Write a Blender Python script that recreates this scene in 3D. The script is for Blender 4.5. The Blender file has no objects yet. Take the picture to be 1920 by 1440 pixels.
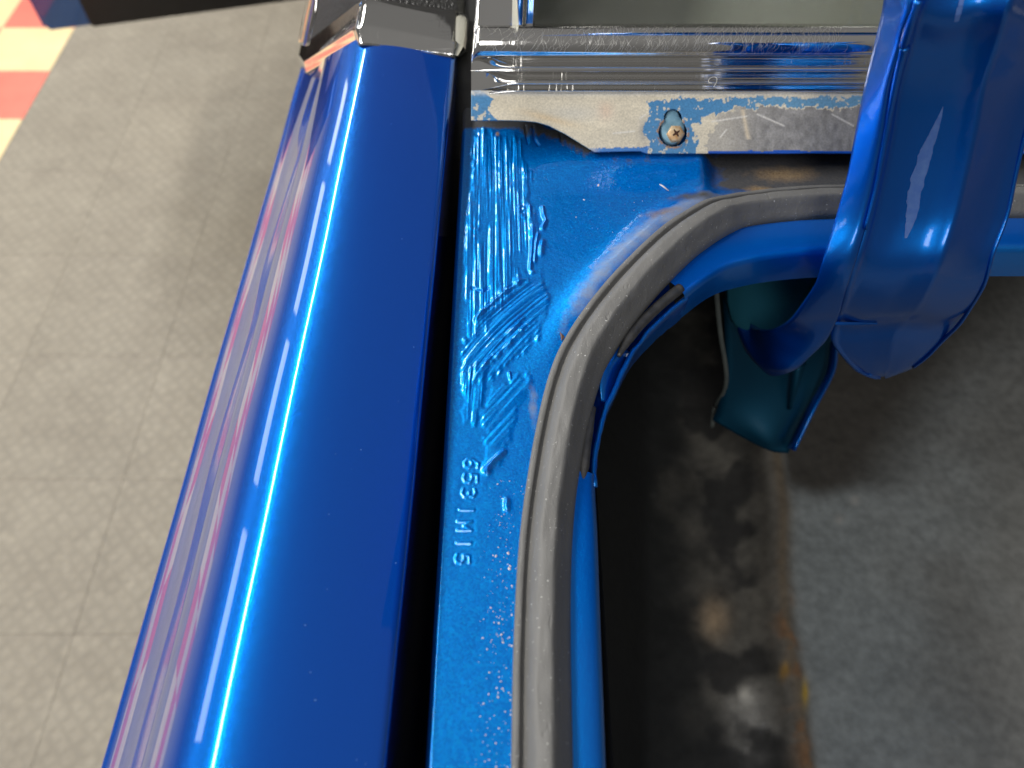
import bpy, bmesh, math, random
import numpy as np
from mathutils import Vector

random.seed(7); RNG = np.random.default_rng(7)
S = bpy.context.scene
C = S.collection

# ------------------------------------------------------------------ camera
CAMZ = 1.36
PITCH = math.radians(56.0)
F = 1420.0
cth, sth = math.cos(PITCH), math.sin(PITCH)
cd = bpy.data.cameras.new('camera'); cam = bpy.data.objects.new('camera', cd); C.objects.link(cam)
cam.location = (0, 0, CAMZ); cam.rotation_euler = (math.pi/2 - PITCH, 0, 0)
cd.sensor_width = 36; cd.lens = 36*F/1920; cd.clip_start = 0.01; cd.clip_end = 100
cd.dof.use_dof = True; cd.dof.focus_distance = 0.345; cd.dof.aperture_fstop = 8.5
S.camera = cam

# ------------------------------------------------------------------ world, lamps, exposure
W = bpy.data.worlds.new('World'); S.world = W; W.use_nodes = True
W.node_tree.nodes['Background'].inputs[0].default_value = (1.0, 0.98, 0.95, 1)
W.node_tree.nodes['Background'].inputs[1].default_value = 0.19
wn = W.node_tree; tc = wn.nodes.new('ShaderNodeTexCoord'); sx_ = wn.nodes.new('ShaderNodeSeparateXYZ'); mr = wn.nodes.new('ShaderNodeMapRange')
wn.links.new(tc.outputs['Generated'], sx_.inputs[0]); wn.links.new(sx_.outputs[2], mr.inputs['Value'])
for k_, v_ in (('From Min', 0.0), ('From Max', 1.0), ('To Min', .12), ('To Max', .21)): mr.inputs[k_].default_value = v_
wn.links.new(mr.outputs[0], wn.nodes['Background'].inputs[1])
def area(name, loc, target, sx, sy, power, col=(1, 1, 1)):
    l = bpy.data.lights.new(name, 'AREA'); l.shape = 'RECTANGLE'; l.size = sx; l.size_y = sy
    l.energy = power; l.color = col
    o = bpy.data.objects.new(name, l); C.objects.link(o); o.location = loc
    d = Vector(target) - Vector(loc); o.rotation_euler = d.to_track_quat('-Z', 'Y').to_euler()
    return o
def strip_lamp(name, loc, ang, sx, sy, power, col):
    o = area(name, loc, (0, 0, 0), sx, sy, power, col); o.rotation_euler = (0, math.radians(ang), 0); return o
strip_lamp('ceiling_lamp_row', (-3.45, 3.3, 4.42), -46, .50, 8.4, 520, (1, 0.97, 0.92))
strip_lamp('ceiling_lamp_row', (-.6, -3.0, 4.6), 0, 1.0, 3.0, 85, (1, 0.98, 0.95)).rotation_euler = (math.radians(40), 0, 0)
for k in range(5):      # bright shop windows along the far left wall
    l = area('shop_window', (-9.0, -.5+3.1*k, 2.9), (0, -.5+3.1*k, 2.0), 2.5, 1.25, 46, (.95, .98, 1))
S.view_settings.view_transform = 'Standard'; S.view_settings.look = 'None'
S.view_settings.exposure = 0.0; S.view_settings.gamma = 1.0
S.view_settings.use_curve_mapping = False

# ------------------------------------------------------------------ pixel <-> place helpers (u,v in the 1920x1440 photograph, h = metres below the lens)
def P(u, v, h):
    dx, dy = (u-960)/F, (720-v)/F
    y = cth + dy*sth; z = sth - dy*cth
    d = h/z
    return np.array([dx*d, y*d, -h])
def PY(u, v, y):
    dx, dy = (u-960)/F, (720-v)/F
    d = y/(cth + dy*sth)
    return np.array([dx*d, y, -(sth - dy*cth)*d])
def proj(x, y, h):
    d = y*cth + h*sth
    return 960 + F*x/d, 720 - F*(y*sth - h*cth)/d
def Wd(p): return (float(p[0]), float(p[1]), float(p[2]) + CAMZ)

# ------------------------------------------------------------------ noise
def vnoise(x, y, seed=0):
    r = np.random.default_rng(seed); T = r.random((256, 256))
    xi = np.floor(x).astype(int); yi = np.floor(y).astype(int)
    fx = x-xi; fy = y-yi; fx = fx*fx*(3-2*fx); fy = fy*fy*(3-2*fy)
    g = lambda a, b: T[a % 256, b % 256]
    return (g(xi, yi)*(1-fx)+g(xi+1, yi)*fx)*(1-fy) + (g(xi, yi+1)*(1-fx)+g(xi+1, yi+1)*fx)*fy
def fbm(x, y, seed=0, o=4):
    s = 0; a = .5; n = 0
    for i in range(o):
        s = s + a*vnoise(x*2**i, y*2**i, seed+i); n += a; a *= .5
    return s/n
def sstep(a, b, x):
    t = np.clip((x-a)/(b-a), 0, 1); return t*t*(3-2*t)
def inpoly(px, py, poly):
    r = np.zeros(np.shape(px), bool); n = len(poly)
    for i in range(n):
        x0, y0 = poly[i]; x1, y1 = poly[(i+1) % n]
        if y0 == y1: continue
        c = ((y0 > py) != (y1 > py)) & (px < (x1-x0)*(py-y0)/(y1-y0)+x0)
        r ^= c
    return r
def segdist(px, py, pts):
    best = np.full(np.shape(px), 1e9); par = np.zeros(np.shape(px)); acc = 0.0
    for (x0, y0), (x1, y1) in zip(pts[:-1], pts[1:]):
        L2 = (x1-x0)**2+(y1-y0)**2 + 1e-18
        t = np.clip(((px-x0)*(x1-x0)+(py-y0)*(y1-y0))/L2, 0, 1)
        d = np.hypot(px-x0-t*(x1-x0), py-y0-t*(y1-y0))
        m = d < best; best = np.where(m, d, best); par = np.where(m, acc+t*math.sqrt(L2), par); acc += math.sqrt(L2)
    return best, par
def catmull(pts, n):
    pts = [np.array(p, float) for p in pts]
    pts = [2*pts[0]-pts[1]] + pts + [2*pts[-1]-pts[-2]]
    out = []
    for i in range(1, len(pts)-2):
        p0, p1, p2, p3 = pts[i-1:i+3]
        for k in range(n):
            t = k/n
            out.append(.5*((2*p1)+(p2-p0)*t+(2*p0-5*p1+4*p2-p3)*t*t+(3*p1-p0-3*p2+p3)*t**3))
    out.append(pts[-2]); return np.array(out)
def resample(pts, step):
    pts = np.array(pts); d = np.r_[0, np.cumsum(np.linalg.norm(np.diff(pts, axis=0), axis=1))]
    n = max(2, int(d[-1]/step)+1); t = np.linspace(0, d[-1], n)
    return np.stack([np.interp(t, d, pts[:, k]) for k in range(pts.shape[1])], 1)
def fillet(pts, rs, n=8):
    out = []; pts = [np.array(p, float) for p in pts]
    for i, p in enumerate(pts):
        r = rs[i]
        if i in (0, len(pts)-1) or r <= 0: out.append(p); continue
        a = pts[i-1]-p; b = pts[i+1]-p; la, lb = np.linalg.norm(a), np.linalg.norm(b); a /= la; b /= lb
        ang = math.acos(np.clip(a@b, -1, 1)); t = min(r/math.tan(ang/2), la*.48, lb*.48)
        q0, q2 = p+a*t, p+b*t
        for k in range(n+1):
            s = k/n; out.append(q0*(1-s)**2 + 2*p*s*(1-s) + q2*s*s)
    return np.array(out)

# ------------------------------------------------------------------ object helpers
def mesh_obj(name, verts, faces, mat, parent=None, smooth=True, cols=None):
    me = bpy.data.meshes.new(name)
    verts = np.asarray(verts, float).copy(); verts[:, 2] += CAMZ
    if isinstance(faces, np.ndarray):
        nf, k = faces.shape
        me.vertices.add(len(verts)); me.vertices.foreach_set('co', verts.astype(np.float32).ravel())
        me.loops.add(nf*k); me.loops.foreach_set('vertex_index', faces.astype(np.int32).ravel())
        me.polygons.add(nf); me.polygons.foreach_set('loop_start', (np.arange(nf)*k).astype(np.int32))
        me.update(calc_edges=True)
    else: me.from_pydata(verts.tolist(), [], faces)
    if cols is not None:
        for an, arr in cols.items():
            a = me.color_attributes.new(an, 'FLOAT_COLOR', 'POINT')
            c4 = np.ones((len(verts), 4)); c4[:, :arr.shape[1]] = arr
            a.data.foreach_set('color', c4.ravel())
    if smooth: me.polygons.foreach_set('use_smooth', [True]*len(me.polygons))
    me.update()
    o = bpy.data.objects.new(name, me); C.objects.link(o)
    if mat: me.materials.append(mat)
    if parent: o.parent = parent
    return o
def grid_faces(nr, nc, keep=None, closed=False):
    i = np.arange(nr-1)[:, None]; j = np.arange(nc-1 if not closed else nc)[None, :]
    j2 = (j+1) % nc
    q = np.stack([i*nc+j, i*nc+j2, (i+1)*nc+j2, (i+1)*nc+j], -1).reshape(-1, 4)
    return q if keep is None else q[keep.ravel()]
def loft(name, rows, mat, parent, flip=False, solid=0, sub=0, sharp=None):
    rows = [np.asarray(r, float) for r in rows]; nc = len(rows[0])
    f = grid_faces(len(rows), nc)
    if flip: f = f[:, ::-1]
    o = mesh_obj(name, np.concatenate(rows), f, mat, parent)
    if solid:
        m = o.modifiers.new('s', 'SOLIDIFY'); m.thickness = solid; m.offset = -1
    if sub:
        m = o.modifiers.new('u', 'SUBSURF'); m.levels = sub; m.render_levels = sub
    return o
def tube(name, path, r, mat, parent, n=10, caps=True):
    path = np.asarray(path, float); rows = []
    rr = r if hasattr(r, '__len__') else [r]*len(path)
    ref = np.array([0, 0, 1.0])
    for i in range(len(path)):
        t = path[min(i+1, len(path)-1)]-path[max(i-1, 0)]; t /= np.linalg.norm(t)
        a = np.cross(t, ref)
        if np.linalg.norm(a) < 1e-3: a = np.cross(t, [1, 0, 0])
        a /= np.linalg.norm(a); b = np.cross(a, t)
        rows.append([path[i]+rr[i]*(a*math.cos(k*2*math.pi/n)+b*math.sin(k*2*math.pi/n)) for k in range(n)])
    V = np.concatenate([np.array(q) for q in rows]); f = grid_faces(len(rows), n, closed=True).tolist()
    if caps: f += [list(range(n))[::-1], [len(V)-n+k for k in range(n)]]
    return mesh_obj(name, V, f, mat, parent)
def empty(name, loc, label, cat, parent=None):
    o = bpy.data.objects.new(name, None); C.objects.link(o); o.location = loc
    o.empty_display_size = .05
    if label: o['label'] = label
    if cat: o['category'] = cat
    return o
def setp(o, parent): o.parent = parent; o.matrix_parent_inverse = parent.matrix_world.inverted()

# ------------------------------------------------------------------ materials
def newmat(name):
    m = bpy.data.materials.new(name); m.use_nodes = True
    nt = m.node_tree; nt.nodes.clear(); out = nt.nodes.new('ShaderNodeOutputMaterial')
    return m, nt, out
class N:
    def __init__(s, nt): s.nt = nt
    def __call__(s, typ, **kw):
        n = s.nt.nodes.new('ShaderNode'+typ)
        ins = kw.pop('i', {})
        for k, v in kw.items(): setattr(n, k, v)
        for k, v in ins.items():
            if isinstance(v, bpy.types.NodeSocket): s.nt.links.new(v, n.inputs[k])
            else: n.inputs[k].default_value = v
        return n
def coords(n, scale=(1, 1, 1), rot=(0, 0, 0)):
    t = n('TexCoord'); return n('Mapping', i={'Vector': t.outputs['Object'], 'Scale': scale, 'Rotation': rot}).outputs[0]
def math_(n, op, a, b=0.5): return n('Math', operation=op, i={0: a, 1: b}).outputs[0]
def ramp(n, fac, stops):
    r = n('ValToRGB', i={'Fac': fac}); e = r.color_ramp.elements
    while len(e) < len(stops): e.new(.5)
    for k, (p, c) in enumerate(stops): e[k].position = p; e[k].color = tuple(c)+(1,) if len(c) == 3 else c
    return r.outputs[0]
def mixc(n, f, a, b, bt='MIX'):
    m = n('Mix', data_type='RGBA', blend_type=bt)
    for k, v in ((0, f), (6, a), (7, b)):
        if isinstance(v, bpy.types.NodeSocket): n.nt.links.new(v, m.inputs[k])
        else: m.inputs[k].default_value = v if k == 0 else (tuple(v)+(1,) if len(v) == 3 else v)
    return m.outputs[2]

def paint(name, deep=(0.0, .018, .20), flake=(0.0, .30, .95), mixf=.55, rough=.30, coat=1.0, crough=.02, fl=2600, fstr=.25, dirt=False, orange=0.0, spark=0.0):
    """metallic lacquer: deep pigment + flake lobe under clear coat"""
    m, nt, out = newmat(name); n = N(nt)
    co = coords(n)
    vo = n('TexVoronoi', i={'Vector': co, 'Scale': float(fl)})
    bump = n('Bump', i={'Height': vo.outputs['Color'], 'Strength': fstr, 'Distance': .00025})
    cb = n('Bump', i={'Height': n('TexNoise', i={'Vector': co, 'Scale': 260.0, 'Detail': 2.0}).outputs[0], 'Strength': orange, 'Distance': .0006})
    big = n('TexNoise', i={'Vector': co, 'Scale': 22.0, 'Detail': 4.0})
    fcol = mixc(n, math_(n, 'MULTIPLY', big.outputs[0], .12), flake, tuple(c*.7 for c in flake))
    if spark:
        sv_ = n('SeparateColor', i={0: vo.outputs['Color']})
        fcol = mixc(n, spark, fcol, mixc(n, 1.0, fcol, ramp(n, sv_.outputs[0], [(.1, (.35, .45, .5)), (.9, (1.9, 1.8, 1.5))]), 'MULTIPLY'))
    A = n('BsdfPrincipled', i={'Base Color': fcol, 'Metallic': 1.0, 'Roughness': rough, 'Normal': bump.outputs[0], 'Coat Weight': coat, 'Coat Roughness': crough, 'Coat Normal': cb.outputs[0]})
    B = n('BsdfPrincipled', i={'Base Color': (*deep, 1), 'Roughness': .5, 'Coat Weight': coat, 'Coat Roughness': crough, 'Coat Normal': cb.outputs[0], 'Specular IOR Level': 0.0})
    sh = n('MixShader', i={0: mixf, 1: B.outputs[0], 2: A.outputs[0]}).outputs[0]
    if dirt:   # attribute: R grey dust, G dark grime, B rust brown
        at = n('VertexColor', layer_name='dirt'); sp = n('SeparateColor', i={0: at.outputs[0]})
        spk = n('TexNoise', i={'Vector': co, 'Scale': 900.0, 'Detail': 3.0})
        brk = n('TexNoise', i={'Vector': co, 'Scale': 160.0, 'Detail': 5.0})
        def fac(sock, k=1.0):
            a = math_(n, 'ADD', sock, math_(n, 'MULTIPLY', math_(n, 'SUBTRACT', brk.outputs[0], .5), .7))
            return n('MapRange', i={'Value': math_(n, 'MULTIPLY', n('MapRange', i={'Value': a, 'From Min': .25, 'From Max': .8}).outputs[0], sstep_node(n, sock)), 'To Max': k}).outputs[0]
        def sstep_node(n, s): return n('MapRange', i={'Value': s, 'From Min': .02, 'From Max': .3}).outputs[0]
        dust = n('BsdfPrincipled', i={'Base Color': (.24, .26, .29, 1), 'Roughness': .75})
        grime = n('BsdfPrincipled', i={'Base Color': mixc(n, spk.outputs[0], (.012, .012, .012), (.08, .075, .065)), 'Roughness': .8})
        rust = n('BsdfPrincipled', i={'Base Color': mixc(n, spk.outputs[0], (.05, .02, .008), (.30, .22, .12)), 'Roughness': .9})
        sh = n('MixShader', i={0: fac(sp.outputs[0], .8), 1: sh, 2: dust.outputs[0]}).outputs[0]
        sh = n('MixShader', i={0: fac(sp.outputs[1], .96), 1: sh, 2: grime.outputs[0]}).outputs[0]
        sh = n('MixShader', i={0: fac(sp.outputs[2], .95), 1: sh, 2: rust.outputs[0]}).outputs[0]
    nt.links.new(sh, out.inputs[0]); return m

def simple(name, c0, c1=None, scale=60, rough=.6, metal=0, bump=0, bscale=300, coat=0, bdist=.0005, stretch=(1, 1, 1)):
    m, nt, out = newmat(name); n = N(nt); co = coords(n, stretch)
    ns = n('TexNoise', i={'Vector': co, 'Scale': float(scale), 'Detail': 6.0, 'Roughness': .62})
    col = mixc(n, ramp(n, ns.outputs[0], [(.32, (0, 0, 0)), (.68, (1, 1, 1))]), c0, c1 or c0)
    b = n('BsdfPrincipled', i={'Base Color': col, 'Roughness': rough, 'Metallic': metal, 'Coat Weight': coat})
    if bump:
        bn = n('Bump', i={'Height': n('TexNoise', i={'Vector': co, 'Scale': float(bscale), 'Detail': 5.0}).outputs[0], 'Strength': bump, 'Distance': bdist})
        nt.links.new(bn.outputs[0], b.inputs['Normal'])
    nt.links.new(b.outputs[0], out.inputs[0]); return m

M = {}
M['paint'] = paint('blue_paint_gloss', deep=(0, .026, .29), flake=(0, .27, .92), mixf=.48, rough=.25, coat=1.0, fl=5200, fstr=.10)
M['paint_jamb'] = paint('blue_paint_jamb', deep=(0, .088, .44), flake=(.0, .355, 1.0), mixf=.6, rough=.43, coat=.85, crough=.08, fl=1350, fstr=.45, dirt=True, spark=.32)
M['paint_inner'] = paint('blue_paint_inner', deep=(0, .02, .20), flake=(0, .26, .9), mixf=.5, rough=.38, coat=.7, crough=.12, orange=.15)
M['paint_flange'] = paint('blue_paint_lip', deep=(0, .05, .33), flake=(0, .36, 1.0), mixf=.55, rough=.40, coat=.7, crough=.15, fl=1700, fstr=.35)
M['paint_dusty_lit'] = paint('dusty_lit_teal_paint', deep=(.035, .20, .29), flake=(.06, .34, .46), mixf=.3, rough=.5, coat=.1, crough=.4)  # dusty paint of the hook, lightened in colour to look lit
M['paint_shaded'] = paint('blue_paint_shaded', deep=(.002, .022, .045), flake=(.01, .10, .18), mixf=.35, rough=.5, coat=.2, crough=.3)  # same blue paint on the bracket, its shade darkened into the colour

def chrome(name, scr=.5):
    m, nt, out = newmat(name); n = N(nt)
    co = coords(n)
    wv = n('TexNoise', i={'Vector': coords(n, (900, 60, 60), (0, 0, .5)), 'Scale': 1.0, 'Detail': 3.0})
    w2 = n('TexNoise', i={'Vector': coords(n, (60, 1100, 1100), (0, 0, -.7)), 'Scale': 1.0, 'Detail': 2.0})
    msk = n('TexNoise', i={'Vector': co, 'Scale': 28.0, 'Detail': 2.0})
    pit = n('TexNoise', i={'Vector': co, 'Scale': 700.0, 'Detail': 2.0})
    hair = math_(n, 'MULTIPLY', math_(n, 'MAXIMUM', n('MapRange', i={'Value': wv.outputs[0], 'From Min': .60, 'From Max': .72}).outputs[0],
                 n('MapRange', i={'Value': w2.outputs[0], 'From Min': .62, 'From Max': .74}).outputs[0]),
                 n('MapRange', i={'Value': msk.outputs[0], 'From Min': .38, 'From Max': .6}).outputs[0])
    rg = math_(n, 'ADD', math_(n, 'MULTIPLY', hair, .22*scr), .05)
    h = math_(n, 'ADD', hair, math_(n, 'MULTIPLY', pit.outputs[0], .25))
    bn = n('Bump', i={'Height': h, 'Strength': .10*scr, 'Distance': .0001})
    b = n('BsdfPrincipled', i={'Base Color': (.80, .79, .77, 1), 'Metallic': 1.0, 'Roughness': rg, 'Normal': bn.outputs[0]})
    nt.links.new(b.outputs[0], out.inputs[0]); return m
M['chrome'] = chrome('scratched_chrome', 1.0)
M['chrome_clean'] = chrome('bright_chrome', .35)

def rubber():
    m, nt, out = newmat('grey_rubber'); n = N(nt); co = coords(n)
    ns = n('TexNoise', i={'Vector': co, 'Scale': 45.0, 'Detail': 5.0}); sp = n('TexNoise', i={'Vector': co, 'Scale': 900.0, 'Detail': 2.0})
    col = mixc(n, ns.outputs[0], (.098, .097, .093), (.152, .150, .144))
    col = mixc(n, n('MapRange', i={'Value': sp.outputs[0], 'From Min': .70, 'From Max': .75}).outputs[0], col, (.5, .5, .48))
    cr = n('TexNoise', i={'Vector': coords(n, (1, .3, 1), (0, 0, -.35)), 'Scale': 420.0, 'Detail': 3.0})
    fine = n('TexNoise', i={'Vector': co, 'Scale': 1600.0, 'Detail': 2.0})
    crk = n('MapRange', i={'Value': cr.outputs[0], 'From Min': .62, 'From Max': .74}).outputs[0]
    hh = math_(n, 'SUBTRACT', math_(n, 'MULTIPLY', fine.outputs[0], .3), math_(n, 'MULTIPLY', crk, math_(n, 'MULTIPLY', ns.outputs[0], .8)))
    wr = n('TexNoise', i={'Vector': coords(n, (1, .22, 1), (0, 0, .5)), 'Scale': 170.0, 'Detail': 4.0, 'Distortion': .6})
    hh = math_(n, 'ADD', hh, math_(n, 'MULTIPLY', wr.outputs[0], .9))
    bn = n('Bump', i={'Height': hh, 'Strength': .55, 'Distance': .0007})
    b = n('BsdfPrincipled', i={'Base Color': col, 'Roughness': .55, 'Normal': bn.outputs[0], 'Specular IOR Level': .45})
    nt.links.new(b.outputs[0], out.inputs[0]); return m
M['rubber'] = rubber()
M['rubber_dark'] = simple('dark_rubber', (.03, .03, .03), (.07, .068, .066), 200, .5, bump=.3)

def vinyl():
    m, nt, out = newmat('black_grained_vinyl'); n = N(nt); co = coords(n, (1, .55, .8), (0, 0, .3))
    v = n('TexVoronoi', feature='SMOOTH_F1', i={'Vector': co, 'Scale': 520.0})
    w = n('TexNoise', i={'Vector': co, 'Scale': 700.0, 'Detail': 3.0})
    h = math_(n, 'ADD', v.outputs['Distance'], math_(n, 'MULTIPLY', w.outputs[0], .8))
    bn = n('Bump', i={'Height': h, 'Strength': .7, 'Distance': .0008})
    b = n('BsdfPrincipled', i={'Base Color': (.018, .018, .018, 1), 'Roughness': .36, 'Normal': bn.outputs[0]})
    nt.links.new(b.outputs[0], out.inputs[0]); return m
M['vinyl'] = vinyl()

def attr_mat(name, layer, rough=.6, bump=.2, bscale=900, metal=0.0, spec=.5, bdist=.0004):
    m, nt, out = newmat(name); n = N(nt); co = coords(n)
    at = n('VertexColor', layer_name=layer)
    ns = n('TexNoise', i={'Vector': co, 'Scale': float(bscale), 'Detail': 4.0})
    col = mixc(n, .35, at.outputs[0], mixc(n, 1.0, at.outputs[0], ramp(n, ns.outputs[0], [(.3, (.4, .4, .4)), (.7, (1.4, 1.4, 1.4))]), 'MULTIPLY'))
    bn = n('Bump', i={'Height': ns.outputs[0], 'Strength': bump, 'Distance': bdist})
    b = n('BsdfPrincipled', i={'Base Color': col, 'Roughness': rough, 'Normal': bn.outputs[0], 'Metallic': metal, 'Specular IOR Level': spec})
    nt.links.new(b.outputs[0], out.inputs[0]); return m
M['plate'] = attr_mat('peeling_primer_metal', 'Col', .45, .10, 1100)
M['liner'] = attr_mat('trunk_floor_dust_shade', 'Col', .8, .25, 120, bdist=.001)
M['screw'] = simple('rusty_screw', (.45, .24, .09), (.62, .50, .33), 350, .55, .4, .4, 600)
M['clip'] = simple('painted_clip', (.10, .22, .30), (.20, .36, .46), 300, .5, .2, .4, 600)
M['black'] = simple('black_gap_shade', (.006, .006, .007), (.02, .02, .02), 80, .75)
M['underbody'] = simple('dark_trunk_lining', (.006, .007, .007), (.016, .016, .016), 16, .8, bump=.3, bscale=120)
M['sealant'] = simple('blue_brushed_sealer', (.1, .35, .7), None, 100, .4)
M['door_trim'] = simple('black_door_trim', (.012, .012, .015), (.02, .02, .025), 60, .45, bump=.3, bscale=400)
M['speck'] = simple('pale_paint_specks', (.75, .74, .70), (.55, .53, .48), 900, .7)
M['brown'] = simple('dry_brown_scrap', (.10, .05, .03), (.2, .12, .08), 600, .8)

def tilemat(name, c0, c1, rough, pat=False, scale=9):
    m, nt, out = newmat(name); n = N(nt)
    g = n('NewGeometry'); co = g.outputs['Position']
    ns = n('TexNoise', i={'Vector': co, 'Scale': float(scale), 'Detail': 7.0, 'Roughness': .65})
    oi = n('ObjectInfo')
    col = mixc(n, ramp(n, ns.outputs[0], [(.3, (0, 0, 0)), (.7, (1, 1, 1))]), c0, c1)
    col = mixc(n, math_(n, 'MULTIPLY', oi.outputs['Random'], .22), col, mixc(n, 1.0, col, (.6, .6, .6), 'MULTIPLY'))
    b = n('BsdfPrincipled', i={'Roughness': rough})
    if pat:
        w1 = n('TexVoronoi', distance='CHEBYCHEV', i={'Vector': n('Mapping', i={'Vector': co, 'Rotation': (0, 0, .785)}).outputs[0], 'Scale': 42.0, 'Randomness': .35})
        p = n('MapRange', i={'Value': w1.outputs['Distance'], 'From Min': .15, 'From Max': .5}).outputs[0]
        n2 = n('TexNoise', i={'Vector': co, 'Scale': 22.0, 'Detail': 3.0})
        n3 = n('TexNoise', i={'Vector': co, 'Scale': 26.0, 'Detail': 4.0, 'Roughness': .7})
        col = mixc(n, n('MapRange', i={'Value': n3.outputs[0], 'From Min': .52, 'From Max': .68, 'To Max': .22}).outputs[0], col, tuple(min(1, c*1.45) for c in c1))
        col = mixc(n, math_(n, 'MULTIPLY', p, math_(n, 'MULTIPLY', n2.outputs[0], .55)), col, tuple(c*.55 for c in c0))
        bn = n('Bump', i={'Height': p, 'Strength': .3, 'Distance': .002}); nt.links.new(bn.outputs[0], b.inputs['Normal'])
    nt.links.new(col, b.inputs['Base Color'])
    nt.links.new(b.outputs[0], out.inputs[0]); return m
M['mat_grey'] = tilemat('grey_garage_tile', (.245, .212, .158), (.325, .288, .22), .6, True, 7)
M['tile_cream'] = tilemat('cream_checker_tile', (.82, .63, .31), (.88, .70, .38), .35)
M['tile_red'] = tilemat('red_checker_tile', (.84, .15, .10), (.88, .20, .13), .35)
M['slab'] = simple('concrete_slab', (.24, .22, .18), (.32, .29, .24), 6, .8)

def glassmat():
    m, nt, out = newmat('rear_window_glass'); n = N(nt)
    tr = n('BsdfTransparent', i={'Color': (.86, .92, .87, 1)}); g = n('BsdfGlossy', i={'Roughness': .03, 'Color': (1, 1, 1, 1)})
    du = n('BsdfDiffuse', i={'Color': (.55, .55, .5, 1)})
    fr = n('Fresnel', i={'IOR': 1.5}); ns = n('TexNoise', i={'Vector': coords(n), 'Scale': 14.0, 'Detail': 5.0})
    a = n('MixShader', i={0: fr.outputs[0], 1: tr.outputs[0], 2: g.outputs[0]})
    b = n('MixShader', i={0: math_(n, 'MULTIPLY', ns.outputs[0], .16), 1: a.outputs[0], 2: du.outputs[0]})
    nt.links.new(b.outputs[0], out.inputs[0]); return m
M['glass'] = glassmat()

# ================================================================== FLOOR
def slab(name, x0, x1, y0, y1, z0, z1, mat, parent=None, bev=0):
    bm = bmesh.new(); bmesh.ops.create_cube(bm, size=1)
    for v in bm.verts: v.co = ((x0+x1)/2+v.co.x*(x1-x0), (y0+y1)/2+v.co.y*(y1-y0), (z0+z1)/2+v.co.z*(z1-z0))
    if bev: bmesh.ops.bevel(bm, geom=bm.edges[:], offset=bev, segments=1, affect='EDGES')
    me = bpy.data.meshes.new(name); bm.to_mesh(me); bm.free(); me.materials.append(mat)
    o = bpy.data.objects.new(name, me); C.objects.link(o); o.parent = parent; return o
floor = slab('floor', -9, 9, -7, 11, -.12, -.012, M['slab']); floor['kind'] = 'structure'
YAW = -0.09
XB = -1.385       # boundary of the grey mat
def rot(x, y): return x + (y-1.9)*.085, y
def tiles(mat, name, size, x0, nx, y0, ny, ztop, check=None):
    proto = {}
    for i in range(nx):
        for j in range(ny):
            mm = mat if check is None else check[(i+j) % 2]
            if mm.name not in proto:
                s = size/2-.00015
                o = slab(name, -s, s, -s, s, -.012, 0, mm, floor, .0004)
                proto[mm.name] = o
            else:
                o = proto[mm.name].copy(); C.objects.link(o)
            cx, cy = x0+(i+.5)*size, y0+(j+.5)*size
            o.location = (cx + (cy-1.9)*.0, cy, ztop)
            o.parent = floor
T = .305
tiles(M['mat_grey'], 'floor_tile', T, XB, 7, T*1.165/.305*0+ (1.360*.281) - 5*T + .0, 18, .002)
T9 = .2286
tiles(None, 'checker_tile', T9, XB-.003-3*T9, 3, CAMZ*1.509-14*T9, 40, .0, (M['tile_cream'], M['tile_red']))
tiles(M['mat_grey'], 'floor_tile', T, XB-.006-3*T9-6*T, 6, (1.360*.281)-5*T, 24, .002)

# ================================================================== CAR
car = empty('car', (0, .2, 0), 'metallic blue classic car with open trunk and black vinyl roof on grey tiles', 'car')
bpy.context.view_layer.update()

# ---- quarter panel -------------------------------------------------
YR = .034; SK = .0155
PHI = [(724, -7), (620, -6), (540, -4), (480, -1), (440, 2.5), (415, 5), (404, 8), (396, 15), (388, 20), (378, 23), (362, 28), (342, 34), (322, 40), (307, 47.0), (280, 53.3), (272, 57), (262, 61.5), (250, 60), (236, 57), (223, 53.3), (203, 47.2), (200, 41), (195, 36), (191, 34)]
def march():
    us = np.arange(724, 190.5, -1.5); pu = [a for a, b in PHI][::-1]; pf = [b for a, b in PHI][::-1]
    h = .2568; X = (724-960)/1579.*h; out = [(X, h)]
    for u in us[1:]:
        f_ = math.radians(np.interp(u, pu, pf)); k1 = (u-960)/1579.
        s_ = (X-k1*h)/(math.cos(f_)+k1*math.sin(f_)); X -= s_*math.cos(f_); h += s_*math.sin(f_); out.append((X, h))
    return np.array(out)
MP = march()
keepm = [MP[0]] + [p for p in MP if MP[0][0]-p[0] > .006]
edge_i = None
ex, eh = keepm[-1]; roll = []
for a in np.linspace(36, 92, 9):
    ex -= .00065*math.cos(math.radians(a)); eh += .00065*math.sin(math.radians(a)); roll.append((ex, eh))
tail = [(ex+.001, eh+.02), (ex-.004, eh+.08), (ex-.006, eh+.16), (ex+.01, eh+.45)]
allp = [(MP[0][0]-.006, .42)] + [tuple(p) for p in keepm] + roll + tail
PR = fillet(allp, [0, .0045] + [0]*(len(allp)-2), 10)
EDGE = (ex, eh)
capline = ([540, 558, 577, 672, 700, 865, 900], [96, 110, 137, 82, 84, 108, 112])
def ycap(X, h):      # front end of the quarter panel skin, where the chrome cap begins (sweeps forward outboard)
    lo, hi = .2, .9
    for _ in range(30):
        y = (lo+hi)/2; u, v = proj(X+SK*(y-YR), y, h)
        if v > np.interp(u, *capline): lo = y
        else: hi = y
    return (lo+hi)/2
ys = [-.45, -.25, -.1] + list(np.linspace(-.02, 1, 60))
rows = []
tt = np.r_[np.linspace(-.45, 0, 12), np.linspace(.02, 1, 50)]
for (X, h) in PR:
    y1 = min(ycap(X, h), .62)+.006; row = []
    for t in tt:
        y = t if t <= 0 else t*y1
        wav = .00018*math.sin(y*21+X*40)+.00012*math.sin(y*47+1+h*30)
        row.append((X+SK*(y-YR)+wav*.6, y, -(h+wav)))
    rows.append(row)
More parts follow.
